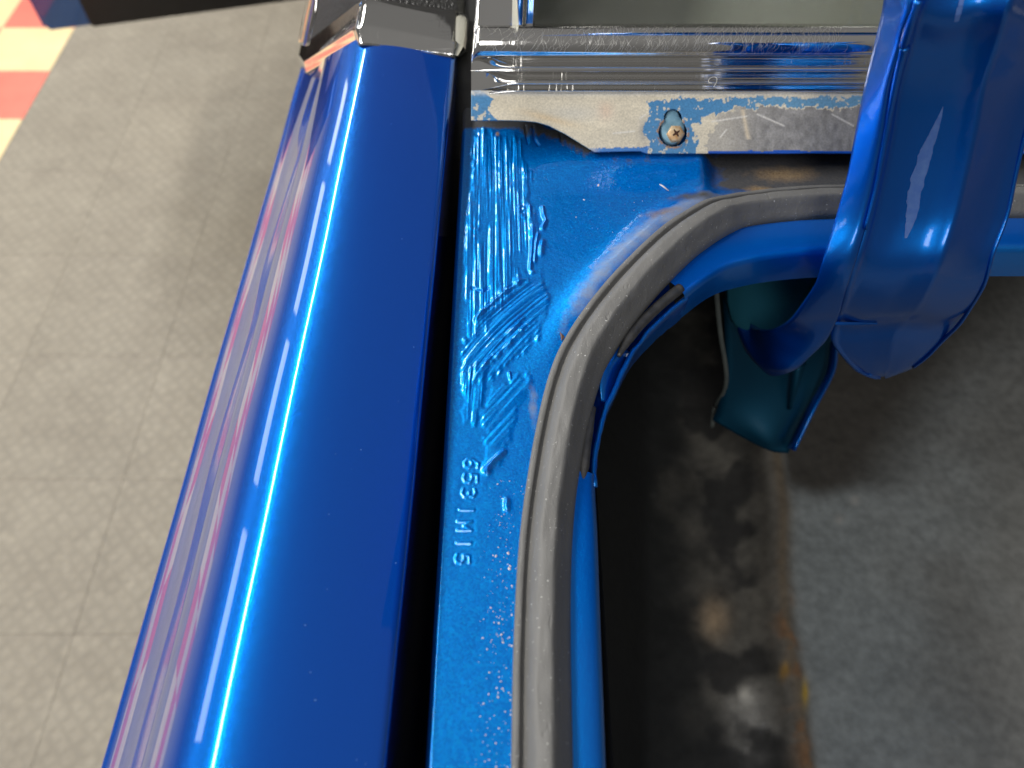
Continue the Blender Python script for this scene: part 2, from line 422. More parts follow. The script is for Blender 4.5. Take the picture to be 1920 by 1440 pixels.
q = loft('quarter_panel', rows, M['paint'], None, flip=True); setp(q, car)
vs3, fs3 = [], []; rq = random.Random(11)
for k in range(45):
    m_ = MP[rq.randrange(10, len(MP)-120)]; y_ = rq.uniform(.02, .385); r_ = rq.choice([.00010, .00012, .00015, .0002]); b_i = len(vs3)
    wav = .00018*math.sin(y_*21+m_[0]*40)+.00012*math.sin(y_*47+1+m_[1]*30)
    c = (m_[0]+SK*(y_-YR)+wav*.6, y_, -(m_[1]+wav))
    for q_ in range(5): a = q_*1.2566+rq.random()*.5; vs3.append((c[0]+r_*math.cos(a)*1.3, c[1]+r_*math.sin(a), c[2]))
    vs3.append((c[0], c[1], c[2]+r_*.8))
    for q_ in range(5): fs3.append((b_i+q_, b_i+(q_+1) % 5, b_i+5))
M['lint'] = simple('pale_dust', (.2, .3, .5), (.12, .25, .5), 900, .8)
o = mesh_obj('dust_specks', vs3, fs3, M['lint'], None, False); setp(o, q); o['kind'] = 'stuff'
# body side going on forward under the roof pillar
rows = []
side = [p for p in PR if p[1] >= EDGE[1]-.004]
for (X, h) in side:
    rows.append([(X+SK*(y-YR)+.003, y, -h) for k, y in enumerate(np.linspace(.50, 1.25, 8))])
o = loft('body_side', rows, M['paint'], None, flip=True); setp(o, car)

# ---- chrome cap -----------------------------------------------------
cp = resample(PR[PR[:, 1] < EDGE[1]+.03], .0009)
def at_u(u_): return MP[np.argmin(abs(960+1579*MP[:, 0]/MP[:, 1]-u_))]
a_, b_, c_, d_ = MP[0], at_u(388), at_u(240), np.array(EDGE)
mid = MP[len(MP)//3]*1.0
cp = fillet([(a_[0]+.0004, a_[1]+.012), (a_[0]+.0002, a_[1]), (b_[0]-.0006, b_[1]-.0012), (c_[0]-.0006, c_[1]-.0002), (d_[0], d_[1]-.001), (d_[0]+.001, d_[1]+.03)], [0, .003, .0022, .002, .002, 0], 6)
cp = resample(cp, .0009)
nrm = np.gradient(cp, axis=0); nrm /= np.linalg.norm(nrm, axis=1)[:, None]; nrm = np.stack([-nrm[:, 1], nrm[:, 0]], 1)
if nrm[len(nrm)//3, 1] > 0: nrm = -nrm
CAPY = [float(ycap(a, b)) for a, b in cp]; CAPY = np.minimum(CAPY, .62)
prof_y = [(-.001, -.002), (-.0005, .0010), (.000, .0014), (.009, .0048), (.0102, .0052), (.012, .0053), (.030, .0062), (.036, .0064), (.0375, .0058), (.038, .003), (.038, -.004)]
py = catmull(prof_y, 1)
rows = []
for k in range(len(cp)):
    X, h = cp[k]; nx, nh = nrm[k]; y0 = float(CAPY[k]); row = []
    bev = 1.0 - .45*np.clip((X+.0885)/.054, 0, 1)
    for (dy, off) in prof_y:
        yy = y0 + dy*(1.0 if dy > .012 else bev)
        row.append((X+nx*off+SK*(yy-YR), yy, -(h+nh*off)))
    rows.append(row)
o = loft('chrome_cap', rows, M['chrome'], None, flip=True); setp(o, car)
m = o.modifiers.new('e', 'EDGE_SPLIT'); m.split_angle = math.radians(24)
capo = o

sl = []
for k in range(len(cp)):
    X_, h_ = cp[k]; nx, nh = nrm[k]; y0 = float(CAPY[k])-.0012
    if h_ < EDGE[1]-.004 and k > 12: sl.append((X_+nx*.0004+SK*(y0-YR), y0, -(h_+nh*.0004)))
o = tube('cap_sealant', sl, .0006, M['rubber_dark'], None, 8); setp(o, capo)

# ---- vinyl pillar ---------------------------------------------------
rows = []
for k in range(0, len(cp)):
    X, h = cp[k]; nx, nh = nrm[k]; y0 = float(CAPY[k])+.036; row = []
    for s in np.linspace(0, 1, 40):
        y = y0 + s*.45; rise = .0 + .10*s + .55*s*s
        inn = .35*s*s
        row.append((X+nx*.0035+SK*(y-YR)+inn*.5, y, -(h+nh*.0035)+rise))
    rows.append(row)
o = loft('vinyl_roof', rows, M['vinyl'], None, flip=True); setp(o, car)
# drip moulding along the outer foot of the pillar
pth = [P(575, 75, .30)+np.array([0, 0, 0])]
mo = []
for s in np.linspace(0, 1, 14):
    X, h = cp[-1]; y = .47+s*.5
    mo.append((X+SK*(y-YR)-.002, y, -(h-.006)+.02*s+.2*s*s))
o = tube('drip_moulding', mo, .0045, M['chrome_clean'], None, 10); setp(o, car)

o = tube('window_edge_trim', catmull([P(570, 78, .318), P(577, 45, .303), P(584, 12, .288), P(591, -25, .272), P(600, -70, .25)], 5), .0042, M['chrome_clean'], None, 10); setp(o, car)

# ---- channel (gutter) ------------------------------------------------
H0 = .270
seal_px = [(952, 1900), (953, 1640), (958, 1440), (963, 1200), (975, 1000), (1000, 830), (1028, 710), (1062, 636), (1122, 556), (1200, 474), (1262, 423), (1340, 381), (1420, 360), (1500, 351), (1570, 348), (1700, 347), (1920, 347), (2300, 347), (2700, 347)]
SP = resample(catmull([np.array((-.008, -.45)), np.array((-.0045, -.2))] + [P(u, v, H0)[:2] for u, v in seal_px], 12), .0015)
tan = np.gradient(SP, axis=0); tan /= np.linalg.norm(tan, axis=1)[:, None]
nin = np.stack([tan[:, 1], -tan[:, 0]], 1)      # towards the trunk opening
def spath(s): return SP + nin*s
arc = np.r_[0, np.cumsum(np.linalg.norm(np.diff(SP, axis=0), axis=1))]
def arc_at(u, v, h=H0):
    p = P(u, v, h)[:2]; return arc[np.argmin(np.hypot(SP[:, 0]-p[0], SP[:, 1]-p[1]))]

def corner_height(x, y, dist):
    """raised bead beside the seal round the corner and the hump below the window panel (metres up)"""
    u, v = proj(x, y, H0)
    z = .0055*np.exp(-((dist-.002)/.010)**2) * sstep(.17, .25, y) * (1-.6*sstep(.09, .14, x))
    z = z + .0045*sstep(930, 1180, u)*(1-sstep(1305, 1345, u))*sstep(372, 300, v)
    z = z - .0040*sstep(1310, 1350, u)*sstep(420, 340, v)
    z = z + .0006*(fbm(x*40, y*40, 3)-.5)
    return z
RES = .00034
gx = np.arange(-.030, .40, RES); gy = np.arange(-.06, .385, RES)
X, Y = np.meshgrid(gx, gy)
dist, par = segdist(X, Y, SP[::4].tolist())
# side test: inside opening?
poly = [tuple(p) for p in SP[::4]] + [(1.5, SP[-1, 1]), (1.5, -1), (SP[0, 0], -1)]
ins = inpoly(X, Y, poly)
sd = np.where(ins, -dist, dist)      # >0 outside
U, V = proj(X, Y, H0)
z = corner_height(X, Y, np.maximum(sd, 0))
# brushed sealer: three strokes
def stroke(poly, ang, fw, fa, amp, seed, curve=0):
    m = inpoly(U + 34*(fbm(U/18, V/22, seed+50)-.5), V + 60*(fbm(U/6, V/40, seed+60)-.5), poly)
    # soften mask edges
    mm = m.astype(float)
    for _ in range(7): mm = (mm + np.roll(mm, 1, 0) + np.roll(mm, -1, 0) + np.roll(mm, 1, 1) + np.roll(mm, -1, 1))/5
    a = math.radians(ang); c_, s_ = math.cos(a), math.sin(a)
    al = X*c_+Y*s_; ac = -X*s_+Y*c_ + curve*(al-.165)**2
    nz = vnoise(ac*fw, al*fa, seed)*.55 + vnoise(ac*fw*2.1+5, al*fa*1.7, seed+1)*.3 + vnoise(al*260, ac*260, seed+2)*.15
    pat = fbm(al*55, ac*110, seed+3)
    return mm, mm*(amp*(nz-.35)*sstep(.25, .55, pat) + .00025)
m1, a1 = stroke([(886, 250), (985, 262), (1000, 400), (1015, 470), (985, 520), (960, 560), (880, 640), (872, 500)], 91, 1050, 26, .0015, 11)
m2, a2 = stroke([(872, 640), (940, 540), (1002, 505), (1032, 560), (1000, 640), (930, 705), (872, 720)], 44, 900, 26, .0016, 21, 3)
m3, a3 = stroke([(868, 700), (905, 690), (912, 730), (893, 800), (868, 780)], 88, 900, 40, .0015, 31)
m4, a4 = stroke([(905, 740), (985, 690), (1000, 720), (955, 800), (930, 880), (905, 885)], 52, 700, 26, .0008, 41)
z = z + np.maximum(a1, 0) + np.maximum(a2, 0) + np.maximum(a3, 0) + np.maximum(a4, 0)
# individual drips and ridges (pixel polylines, width px, height m)
for pts, w, hh in [([(984, 330), (983, 345), (982, 395)], 4, .0011), ([(992, 388), (994, 405), (999, 425), (997, 470), (994, 505)], 4, .0012),
                   ([(1017, 390), (1019, 405), (1023, 415), (1017, 428)], 4, .0014), ([(1017, 455), (1014, 475)], 6, .0014), ([(1009, 440), (1005, 460), (1002, 490)], 3, .0009),
                   ([(975, 390), (981, 408)], 7, .0012), ([(888, 606), (930, 560), (998, 512)], 5, .0013), ([(925, 680), (960, 640), (990, 612)], 5, .0013),
                   ([(905, 690), (945, 640), (980, 600)], 4, .0010), ([(913, 880), (925, 865), (945, 848)], 5, .0013), ([(903, 876), (913, 886)], 5, .0009),
                   ([(950, 938), (951, 955)], 6, .0012), ([(880, 430), (897, 431)], 4, .0008), 
                   ([(955, 700), (957, 712)], 3, .0008), ([(1090, 268), (1112, 290), (1190, 288), (1205, 296), (1300, 296)], 6, .0012)]:
    dd, _ = segdist(U, V, pts); z = z + hh*np.exp(-(dd/(w*.8))**2)*sstep(.25, .6, fbm(X*160, Y*160, 5))*1.2
# cracks in the sealer along the panel
for pts in [[(1000, 240), (1002, 262), (1010, 275)], [(1050, 256), (1052, 270)], [(985, 238), (990, 270)], [(885, 540), (905, 548), (915, 540)]]:
    dd, _ = segdist(U, V, pts); z = z - .0012*np.exp(-(dd/2.2)**2)
# stamped number, read with the car's left side up
GL = {'6': [[(.9, .95), (.5, 1), (.12, .6), (.1, .25), (.4, 0), (.75, .05), (.9, .3), (.7, .52), (.35, .52), (.12, .3)]],
      '5': [[(.85, 1), (.2, 1), (.15, .58), (.55, .65), (.88, .42), (.8, .1), (.45, 0), (.1, .12)]],
      '3': [[(.15, .92), (.5, 1), (.85, .8), (.7, .55), (.45, .52), (.75, .48), (.9, .22), (.5, 0), (.1, .1)]],
      '1': [[(.5, 0), (.5, 1)]], '.': [[(.5, .95), (.5, 1)]],
      'M': [[(.1, 0), (.1, 1), (.5, .45), (.9, 1), (.9, 0)]]}
for ch, (u0, v0) in [('6', (871, 869)), ('5', (869, 897)), ('3', (866, 925)), ('1', (862, 956)), ('M', (858, 986)), ('1', (857, 1018)), ('5', (854, 1048))]:
    for pl in GL[ch]:
        pts = [(u0+26*y_-.0*x_, v0-10+20*x_) for x_, y_ in pl]
        dd, _ = segdist(U, V, pts); z = z + .00072*np.exp(-(dd/2.9)**2) - .0003*np.exp(-(dd/6)**2)
z = z + .00005*(vnoise(X*1300, Y*1300, 9)-.5) + .00008*(fbm(X*220, Y*220, 12)-.5)
# dirt masks
dust = np.zeros_like(X); grime = np.zeros_like(X); rust = np.zeros_like(X)
dd, pp = segdist(U, V, [(985, 740), (1040, 640), (1085, 575), (1160, 480), (1240, 425), (1330, 385)])
dust += np.exp(-(dd/26)**2)*.62*sstep(60, 240, pp)
dust += .55*np.exp(-((U-1000)/12)**2-((V-760)/55)**2)
grime += np.clip(sstep(248, 232, V + 6*(fbm(U/8, V/8, 2)-.5))*(1-sstep(990, 1040, U)), 0, 1)*1.2
dd, _ = segdist(U, V, [(1010, 246), (1060, 262), (1112, 292), (1200, 292), (1320, 293), (1650, 293)]); grime += .8*np.exp(-(dd/6)**2)
grime += sstep(1300, 1390, U+30*(fbm(U/20, V/20, 7)-.5))*sstep(385, 335, V+.10*(U-1400)*0)*1.1
grime += .75*np.exp(-((U-1300)/60)**2-((V-378)/12)**2)
dd, _ = segdist(U, V, [(985, 245), (1040, 258), (1095, 290)]); grime += .9*np.exp(-(dd/13)**2)*fbm(U/5, V/16, 88)*1.3
grime += .45*np.exp(-((U-1180)/90)**2-((V-312)/14)**2)*sstep(.4, .65, fbm(U/12, V/8, 89))
rust += .8*np.exp(-((U-1475)/70)**2-((V-318)/20)**2) + 1.0*np.exp(-((U-1425)/32)**2-((V-354)/9)**2)
rust += .6*np.exp(-((U-1235)/45)**2-((V-408)/13)**2) + .9*np.exp(-((U-933)/4)**2-((V-252)/6)**2)
keep = (sd > -.020)
kf = keep[:-1, :-1] & keep[1:, :-1] & keep[:-1, 1:] & keep[1:, 1:] & (Y[:-1, :-1] < .372) & (X[:-1, :-1] > -.0282)
idx = np.full(X.size, -1); fq = grid_faces(X.shape[0], X.shape[1], kf); used = np.unique(fq); idx[used] = np.arange(len(used))
# channel floor dips a little under the seal
zz = -H0 + z - .003*sstep(-.001, -.004, sd) - .004*np.clip((-.0258-X)/.0024, 0, 1)**2
V3 = np.stack([X.ravel(), Y.ravel(), zz.ravel()], 1)[used]
colr = np.clip(np.stack([dust.ravel(), grime.ravel(), rust.ravel()], 1)[used], 0, 1)
ch = mesh_obj('gutter_panel', V3, idx[fq], M['paint_jamb'], None, True, {'dirt': colr}); setp(ch, car)
ch['label'] = 'lighter blue gutter with brushed sealer, stamped number and grime'
o = loft('gutter_panel', [[(-.0282, y, -H0-.004), (-.0270, y, -H0-.001), (-.0258, y, -H0), (.0, y, -H0), (.012, y, -H0-.001)] for y in (-.45, -.3, -.15, -.0598)], M['paint_jamb'], None, flip=True); setp(o, car)
def zfloor(x, y):
    j = int(np.clip((x-gx[0])/RES, 0, len(gx)-1)); i = int(np.clip((y-gy[0])/RES, 0, len(gy)-1)); return zz[i, j]

# ---- paint specks in the gutter ------------------------------------
vs, fs = [], []
def speck(u, v, r, hh=None):
    p = P(u, v, H0); 
    if not (gx[0] < p[0] < gx[-1] and gy[0] < p[1] < gy[-1]): return
    zc = zfloor(p[0], p[1]) if hh is None else hh
    b = len(vs); k = random.randint(5, 7); a0 = random.random()*6; el = random.uniform(.6, 1.5)
    th = a0*2
    for i in range(k):
        a = a0+i*2*math.pi/k; rr = r*random.uniform(.6, 1.15)
        ex, ey = rr*math.cos(a)*el, rr*math.sin(a)
        vs.append((p[0]+ex*math.cos(th)-ey*math.sin(th), p[1]+ex*math.sin(th)+ey*math.cos(th), zc-.0001))
    vs.append((p[0], p[1], zc+r*.45+.0001))
    for i in range(k): fs.append((b+i, b+(i+1) % k, b+k))
for _ in range(260):
    v = random.uniform(900, 1440); t = (v-900)/540
    speck(random.gauss(945-.02*(v-900), 22), v, random.choice([  .0002, .00022, .00028, .00036, .0005]))
for _ in range(70):
    speck(random.uniform(940, 1250), random.uniform(270, 480), random.choice([.00015, .0002, .0002, .0003]))
for u, v, r in [(1122, 349, .0009), (930, 1043, .0009), (953, 1037, .0008), (955, 1066, .0008), (940, 1190, .0007), (943, 1205, .0007), (1095, 375, .0006), (1080, 407, .0005)]: speck(u, v, r)
sp = mesh_obj('paint_specks', vs, fs, M['speck'], None, False); setp(sp, ch); sp['kind'] = 'stuff'

# ---- weather seal ---------------------------------------------------
spf = [(0, 0), (.0, 1.6), (.4, 2.4), (1.4, 2.9), (2.6, 2.8), (3.2, 1.5), (3.8, 1.2), (4.3, 2.0), (5.0, 3.6), (6.2, 5.3), (7.8, 6.8), (9.4, 7.4), (12.4, 7.9), (13.4, 7.7), (14.2, 7.1), (15.4, 5.8), (17.2, 3.6), (19.2, 1.3), (20.0, -.5), (20.0, -3)]
spc = catmull([(a/1000, b/1000) for a, b in spf], 4)
rows = []
SPs = SP[::2]; nS = nin[::2]; aS = arc[::2]
cz = corner_height(SPs[:, 0], SPs[:, 1], np.zeros(len(SPs)))
aa_, bb_ = np.meshgrid(aS, spc[:, 0], indexing='ij')
DN = .0009*(fbm(aa_*70, bb_*160, 101)-.5) + .0006*(fbm(aa_*260, bb_*420, 102)-.5)
for a_d, s_d, w_d, z_d in [(arc_at(1040, 800)-.002, .0105, .0028, .0007), (arc_at(975, 1000), .011, .004, .0004), (arc_at(1200, 474), .009, .005, .0005)]: DN -= z_d*np.exp(-((aa_-a_d)/w_d)**2-((bb_-s_d)/(w_d*.6))**2)
a_c0, a_c1 = arc_at(1000, 830), arc_at(1340, 381)
for i in range(len(SPs)):
    wob = 1 + .012*math.sin(aS[i]*55) + .01*math.sin(aS[i]*131+1)
    k = sstep(a_c0-.03, a_c0+.05, aS[i])*(1-sstep(a_c1-.03, a_c1+.05, aS[i]))
    rows.append([(SPs[i, 0]+nS[i, 0]*a*(1+.10*k), SPs[i, 1]+nS[i, 1]*a*(1+.10*k), -H0+cz[i]*.8+b*wob*(1+.06*k)+DN[i, q_]*min(1, b/.004)) for q_, (a, b) in enumerate(spc)])
seal = loft('trunk_seal', rows, M['rubber'], None, flip=False); setp(seal, car)
seal['label'] = 'dusty grey rubber trunk seal curving round the corner'

def dens_(rows, n):
    rows = np.array(rows); return np.stack([catmull(rows[:, k], n) for k in range(rows.shape[1])], 1)
# ---- flange (pinch weld) inside the seal ----------------------------
inner_px = [(1150, 1900), (1143, 1640), (1137, 1440), (1128, 1200), (1121, 1000), (1117, 890), (1130, 790), (1160, 720), (1195, 650), (1240, 600), (1285, 562), (1350, 515), (1420, 494), (1500, 483), (1570, 479), (1700, 477), (1920, 477), (2300, 477), (2700, 477)]
IP = resample(catmull([np.array((.0235, -.45)), np.array((.0265, -.2))] + [P(u, v, H0+.004)[:2] for u, v in inner_px], 12), .0015)
iarc = np.r_[0, np.cumsum(np.linalg.norm(np.diff(IP, axis=0), axis=1))]
itan = np.gradient(IP, axis=0); itan /= np.linalg.norm(itan, axis=1)[:, None]; iout = np.stack([-itan[:, 1], itan[:, 0]], 1)
def iarc_at(u, v):
    p = P(u, v, H0+.004)[:2]; return iarc[np.argmin(np.hypot(IP[:, 0]-p[0], IP[:, 1]-p[1]))]
def flange(name, a0, a1, pr, mat, parent, taper=0, jag=0):
    rr = []
    for i in np.where((iarc >= a0) & (iarc <= a1))[0]:
        e = 1.0
        rr.append([(IP[i, 0]+iout[i, 0]*s, IP[i, 1]+iout[i, 1]*s, -H0+zz_+ (jag*(random.random()-.5) if jag else 0)) for s, zz_ in pr])
    return loft(name, rr, mat, parent, flip=True)
covA = [(.0125, -.006), (.0120, -.0015), (.0110, -.0004), (.006, -.0004), (.0025, -.0012), (.0008, -.003), (0, -.006), (.0, -.014), (.001, -.022)]
covB = [(.0215, -.004), (.0205, .0000), (.0190, .0008), (.006, .0006), (.0018, -.0002), (.0005, -.0018), (0, -.004), (.0, -.012), (.001, -.021)]
cA = catmull(covA, 3); cB = catmull(covB, 3)
aA = iarc_at(1117, 896); aB = iarc_at(1285, 562)
o = flange('opening_flange', 0, aA, cA, M['paint_flange'], None); setp(o, car); fl0 = o
o['label'] = 'bright blue inner lip of the trunk opening beside the seal'
o = flange('opening_flange', aB, iarc[-1], cB, M['paint_flange'], None); setp(o, car)
# bent lower weld lip between the two, with the torn pocket
low = catmull([(.012, -.005), (.0095, -.011), (.006, -.0135), (.003, -.0110), (.0012, -.0052), (.0004, -.0045), (-.0004, -.0052), (0, -.012), (.001, -.022)], 3)
o = flange('torn_lip', aA-.002, aB+.004, low, M['paint_inner'], None, jag=.0011); setp(o, car)
# end cap wedge on the upper length
# rubber flap tucked along the lip (two lengths)
def along(a0, a1, off, dz, n=24):
    r = []
    for a in np.linspace(a0, a1, n):
        i = np.argmin(abs(iarc-a)); r.append((IP[i, 0]+iout[i, 0]*off, IP[i, 1]+iout[i, 1]*off, -H0+dz))
    return np.array(r)
fa = along(aA-.004, iarc_at(1122, 770), .0052, -.0015)
o = tube('rubber_flap', fa, [.0024*min(1, .3+k*.15)*(1-.55*max(0, (k-16)/8)) for k in range(24)], M['rubber_dark'], None); setp(o, seal)
fb = along(iarc_at(1178, 684), aB+.002, .0046, -.0005)
o = tube('rubber_flap', fb, [.0026*min(1, .35+k*.12) for k in range(24)], M['rubber_dark'], None); setp(o, seal)
# bent shard of the old lip left standing in the gap, and the raw bright edge
sh = [[(1126, 752, .2745), (1134, 756, .2775), (1143, 758, .2790)], [(1124, 722, .2715), (1136, 722, .2752), (1150, 728, .2785)], [(1132, 690, .2700), (1146, 692, .2745), (1160, 702, .2788)],
      [(1146, 664, .2705), (1160, 668, .2738), (1172, 676, .2780)], [(1162, 648, .2720), (1172, 653, .2745), (1182, 660, .2770)]]
sh = dens_([[P(*q_)+np.array([0, 0, .0007*math.sin(7*q_[0])]) for q_ in r] for r in sh], 5)
o = loft('bent_shard', sh, M['paint_flange'], None, flip=True, solid=.0008); setp(o, car)
eg = along(aA-.004, aB+.003, .0006, -.0046, 60)
eg[:, 2] += .0012*(fbm(np.arange(60)/5., np.arange(60)*0+.4, 97)-.5); eg[:, 0] += .0014*(fbm(np.arange(60)/4., np.arange(60)*0+.9, 98)-.5)
o = tube('raw_lip_edge', eg, [.0009+.0005*float(fbm(np.array(k/3.), np.array(.2), 99)) for k in range(60)], M['paint_flange'], None, 8); setp(o, car)
# small white lump caught in the tear
p = P(1181, 667, H0+.006)
bm = bmesh.new(); bmesh.ops.create_icosphere(bm, subdivisions=2, radius=.0014)
for v_ in bm.verts: v_.co = v_.co*(1+.5*(random.random()-.5)); v_.co.x *= 1.2
me = bpy.data.meshes.new('putty_crumb'); bm.to_mesh(me); bm.free(); me.materials.append(M['speck'])
o = bpy.data.objects.new('putty_crumb', me); C.objects.link(o); o.location = Wd(p); me.polygons.foreach_set('use_smooth', [True]*len(me.polygons))
o['label'] = 'tiny off white crumb caught in the torn blue lip'; o['category'] = 'crumb'

# ---- window panel (peeling plate), beads, moulding ------------------
# cross-section in (y, h); t from the rear edge forward
XL, XR = -.0215, .62
yb, hb = .3245, .2635
ytop, htop = .3515, .2445
nx_ = 1150; ntt = 70
xs = np.r_[np.linspace(XL, .30, 900), np.linspace(.305, XR, 40)]
# lower edge (in t) along x: flat short part, curve down, then full length
def plate_t0(x):
    u, _ = proj(x, .34, .255)
    t = np.interp(u, [880, 985, 1005, 1030, 1060, 1090, 1115, 1200, 1212, 1330, 3000], [.50, .50, .49, .44, .30, .14, .02, .035, .0, .0, .0])
    return t
rowsX = []; tg = np.linspace(0, 1, ntt)
Xp, Tg = np.meshgrid(xs, tg)
t0 = plate_t0(Xp); Tp = t0 + (1-t0)*Tg
Yp = yb + (ytop-yb)*Tp; Hp = hb + (htop-hb)*Tp
Hp = Hp - .0012*np.sin(np.pi*Tp) - .0004*(fbm(Xp*70, Tp*2, 5)-.5)
# dish towards the curved corner
Up, Vp = proj(Xp, Yp, Hp)
Hp = Hp + .0016*np.exp(-((Up-1060)/60)**2-((Vp-215)/30)**2)
Hp = Hp + .0022*sstep(.12, 0, Tg)*(Up < 1100)*0
Up, Vp = proj(Xp, Yp, Hp)
# colours
n1 = fbm(Up/22, Vp/22, 71); n2 = fbm(Up/7, Vp/7, 72); n3 = fbm(Up/45, Vp/18, 73)
cream = np.array([.60, .545, .43]); blue = np.array([.055, .21, .42]); blue2 = np.array([.01, .16, .50]); grey = np.array([.235, .23, .225]); bare = np.array([.50, .49, .46]); tan_ = np.array([.62, .45, .24]); brightb = np.array([0, .07, .42])
col = np.broadcast_to(cream, Up.shape+(3,)).copy(); col = col*(.85+.3*n3[..., None])
def lay(m, c): 
    global col
    m = np.clip(m, 0, 1)[..., None]; col = col*(1-m)+np.asarray(c)*m
lay(.6*np.exp(-((Up-1030)/45)**2-((Vp-222-.25*(Up-1030))/7)**2), tan_)
lay(.35*np.exp(-((Up-1135)/14)**2-((Vp-208)/16)**2), (.66, .38, .26))
lay(.5*np.exp(-((Up-1075)/50)**2-((Vp-213)/14)**2), (.50, .49, .45))
lay(.8*np.exp(-((Up-1208)/10)**2-((Vp-243)/22)**2), grey*1.3)
ub = Up + 26*(n1-.5) + 14*(n2-.5); vb = Vp + 16*(n1-.5)+14*(n2-.5)
B1 = inpoly(ub, vb, [(870, 150), (905, 172), (925, 185), (916, 208), (935, 226), (940, 250), (870, 250)])
B2 = inpoly(ub, vb, [(1208, 188), (1280, 184), (1420, 182), (2400, 180), (2400, 199), (1460, 200), (1380, 203), (1340, 212), (1300, 235), (1306, 255), (1312, 300), (1225, 300), (1213, 262), (1210, 230), (1218, 215)])
B3 = inpoly(ub, Vp+5*(n2-.5), [(1095, 279), (1218, 275), (1218, 320), (1095, 320)])
GR = inpoly(ub, vb+4*(n2-.5), [(1345, 214), (1400, 203), (2400, 199), (2400, 292), (1320, 292), (1330, 260)])
DOT = (n2 > .70) & (Up < 1200)
lay(GR, grey*1.0); 
gm = fbm(Up/9, Vp/14, 75); col = np.where(GR[..., None], (grey*(.55+.95*gm[..., None])), col)
lay(GR*sstep(1440, 1340, Up)*.7, (.47, .44, .38))
lay(B1, blue); lay(DOT*B1*0, cream); lay(B2, blue*(1+.5*sstep(1300, 1450, Up).max()) if False else blue)
lay(B2*sstep(1300, 1500, Up)*.6, (.16, .33, .47))
lay(B3*sstep(1095, 1130, Up)*.95, blue2); lay((Vp > 283-4*(n1-.5))*(Up > 1325), brightb)
lay((Vp > 276)*(Up > 1305)*(Up < 1327), cream)
lay(B1*(n2 > .62)*.9, cream); lay(B2*(n2 > .70)*.9, cream*1.0)
lay(.75*np.exp(-(((Tp-.97))/.05)**2), (.55, .56, .56))
edge = np.exp(-((Up-886)/3)**2)*(Vp > 218); lay(edge, cream*1.1)
lay(np.exp(-((Up-1398-.2*(Vp-235))/4)**2)*(Vp > 205)*(Vp < 262), (.58, .5, .38))
for (ua, va, ub_, vb_) in [(1335, 228, 1400, 218), (1210, 215, 1200, 222), (1150, 250, 1190, 246), (1420, 214, 1470, 236), (1560, 214, 1600, 236), (1350, 258, 1362, 243)]:
    dd, _ = segdist(Up, Vp, [(ua, va), (ub_, vb_)]); lay(np.exp(-(dd/1.4)**2)*.8, (.72, .70, .66))
# keyhole slot
slot = segdist(Up, Vp, [(1262, 222), (1262, 238)])[0] < 16.5
big_ = ((Up-1262)/26)**2 + ((Vp-249)/25)**2 < 1
holem = slot | big_
hk = ~holem
kf = hk[:-1, :-1] & hk[1:, :-1] & hk[:-1, 1:] & hk[1:, 1:]
f = grid_faces(ntt, len(xs), kf)
lay(np.exp(-(np.abs(((Up-1262)/29)**2+((Vp-249)/28)**2-1)/.16)**2)*(n2 > .47)*(Up < 1300), (.30, .17, .09))
V3 = np.stack([Xp.ravel(), Yp.ravel(), -Hp.ravel()], 1)
plate = mesh_obj('window_panel', V3, f, M['plate'], None, True, {'Col': col.reshape(-1, 3)})
md = plate.modifiers.new('s', 'SOLIDIFY'); md.thickness = .0012; md.offset = -1
setp(plate, car); plate['label'] = 'flange under the rear window with peeling cream primer and blue paint'
# clip and screw inside the keyhole
pc = P(1260, 246, .2565)
up_n = np.array([0, -(hb-htop), (ytop-yb)]); up_n /= np.linalg.norm(up_n)
e1 = np.array([1., 0, 0]); e2 = np.cross(up_n, e1)
def disc(name, c, r, thick, mat, parent, n=24, ex=1, ey=1, bev=.0004, nrm=up_n):
    e2_ = np.cross(nrm, e1); r0 = []
    for rr, dz in ((r*1.0, -.004), (r, thick-bev), (r-bev, thick), (r*.55, thick+bev*.4), (.00002, thick+bev*.4)):
        r0.append([c+e1*rr*ex*math.cos(k*2*math.pi/n)+e2_*rr*ey*math.sin(k*2*math.pi/n)+nrm*dz for k in range(n+1)])
    return loft(name, r0, mat, parent)
o = disc('screw_clip', pc+e1*.0005+e2*.0012, .0062, -.0002, M['clip'], None, 28, 1.0, 1.25); setp(o, plate)
o = disc('screw_clip', pc+e1*.0004+e2*.0062, .0036, -.0006, M['clip'], None, 24, 1.1, 1.5); setp(o, plate)
hs = disc('screw', pc+e1*.0018-e2*.0016, .0048, .0016, M['screw'], None, 6, 1, 1, .0007); setp(hs, plate)
# cross recess: four dark wedges sunk as arms
cr = []
cc = pc+e1*.0018-e2*.0016+up_n*.00215
vs2, fs2 = [], []
for k in range(2):
    a = .6+k*math.pi/2; d = e1*math.cos(a)+e2*math.sin(a); w = -e1*math.sin(a)+e2*math.cos(a)
    b = len(vs2)
    for s, ww in ((-1, .3), (-.35, .6), (.35, .6), (1, .3)):
        vs2 += [cc+d*.0022*s+w*.0006*ww*1.6+up_n*.00002*k, cc+d*.0022*s-w*.0006*ww*1.6+up_n*.00002*k]
    for q_ in range(3): fs2.append((b+2*q_, b+2*q_+1, b+2*q_+3, b+2*q_+2))
M['recess'] = simple('screw_recess_rust', (.03, .012, .005), (.06, .02, .01), 500, .9)
o = mesh_obj('cross_slot', vs2, fs2, M['recess'], None, False); setp(o, hs) if False else setp(o, plate)
# black sheet under the panel, the gap's shade put into its colour
o = loft('panel_backing', [[(XL+.002, .364, -.2380), (XR, .364, -.2380)], [(XL+.002, .366, -.285), (XR, .366, -.285)]], M['black'], None); setp(o, plate)

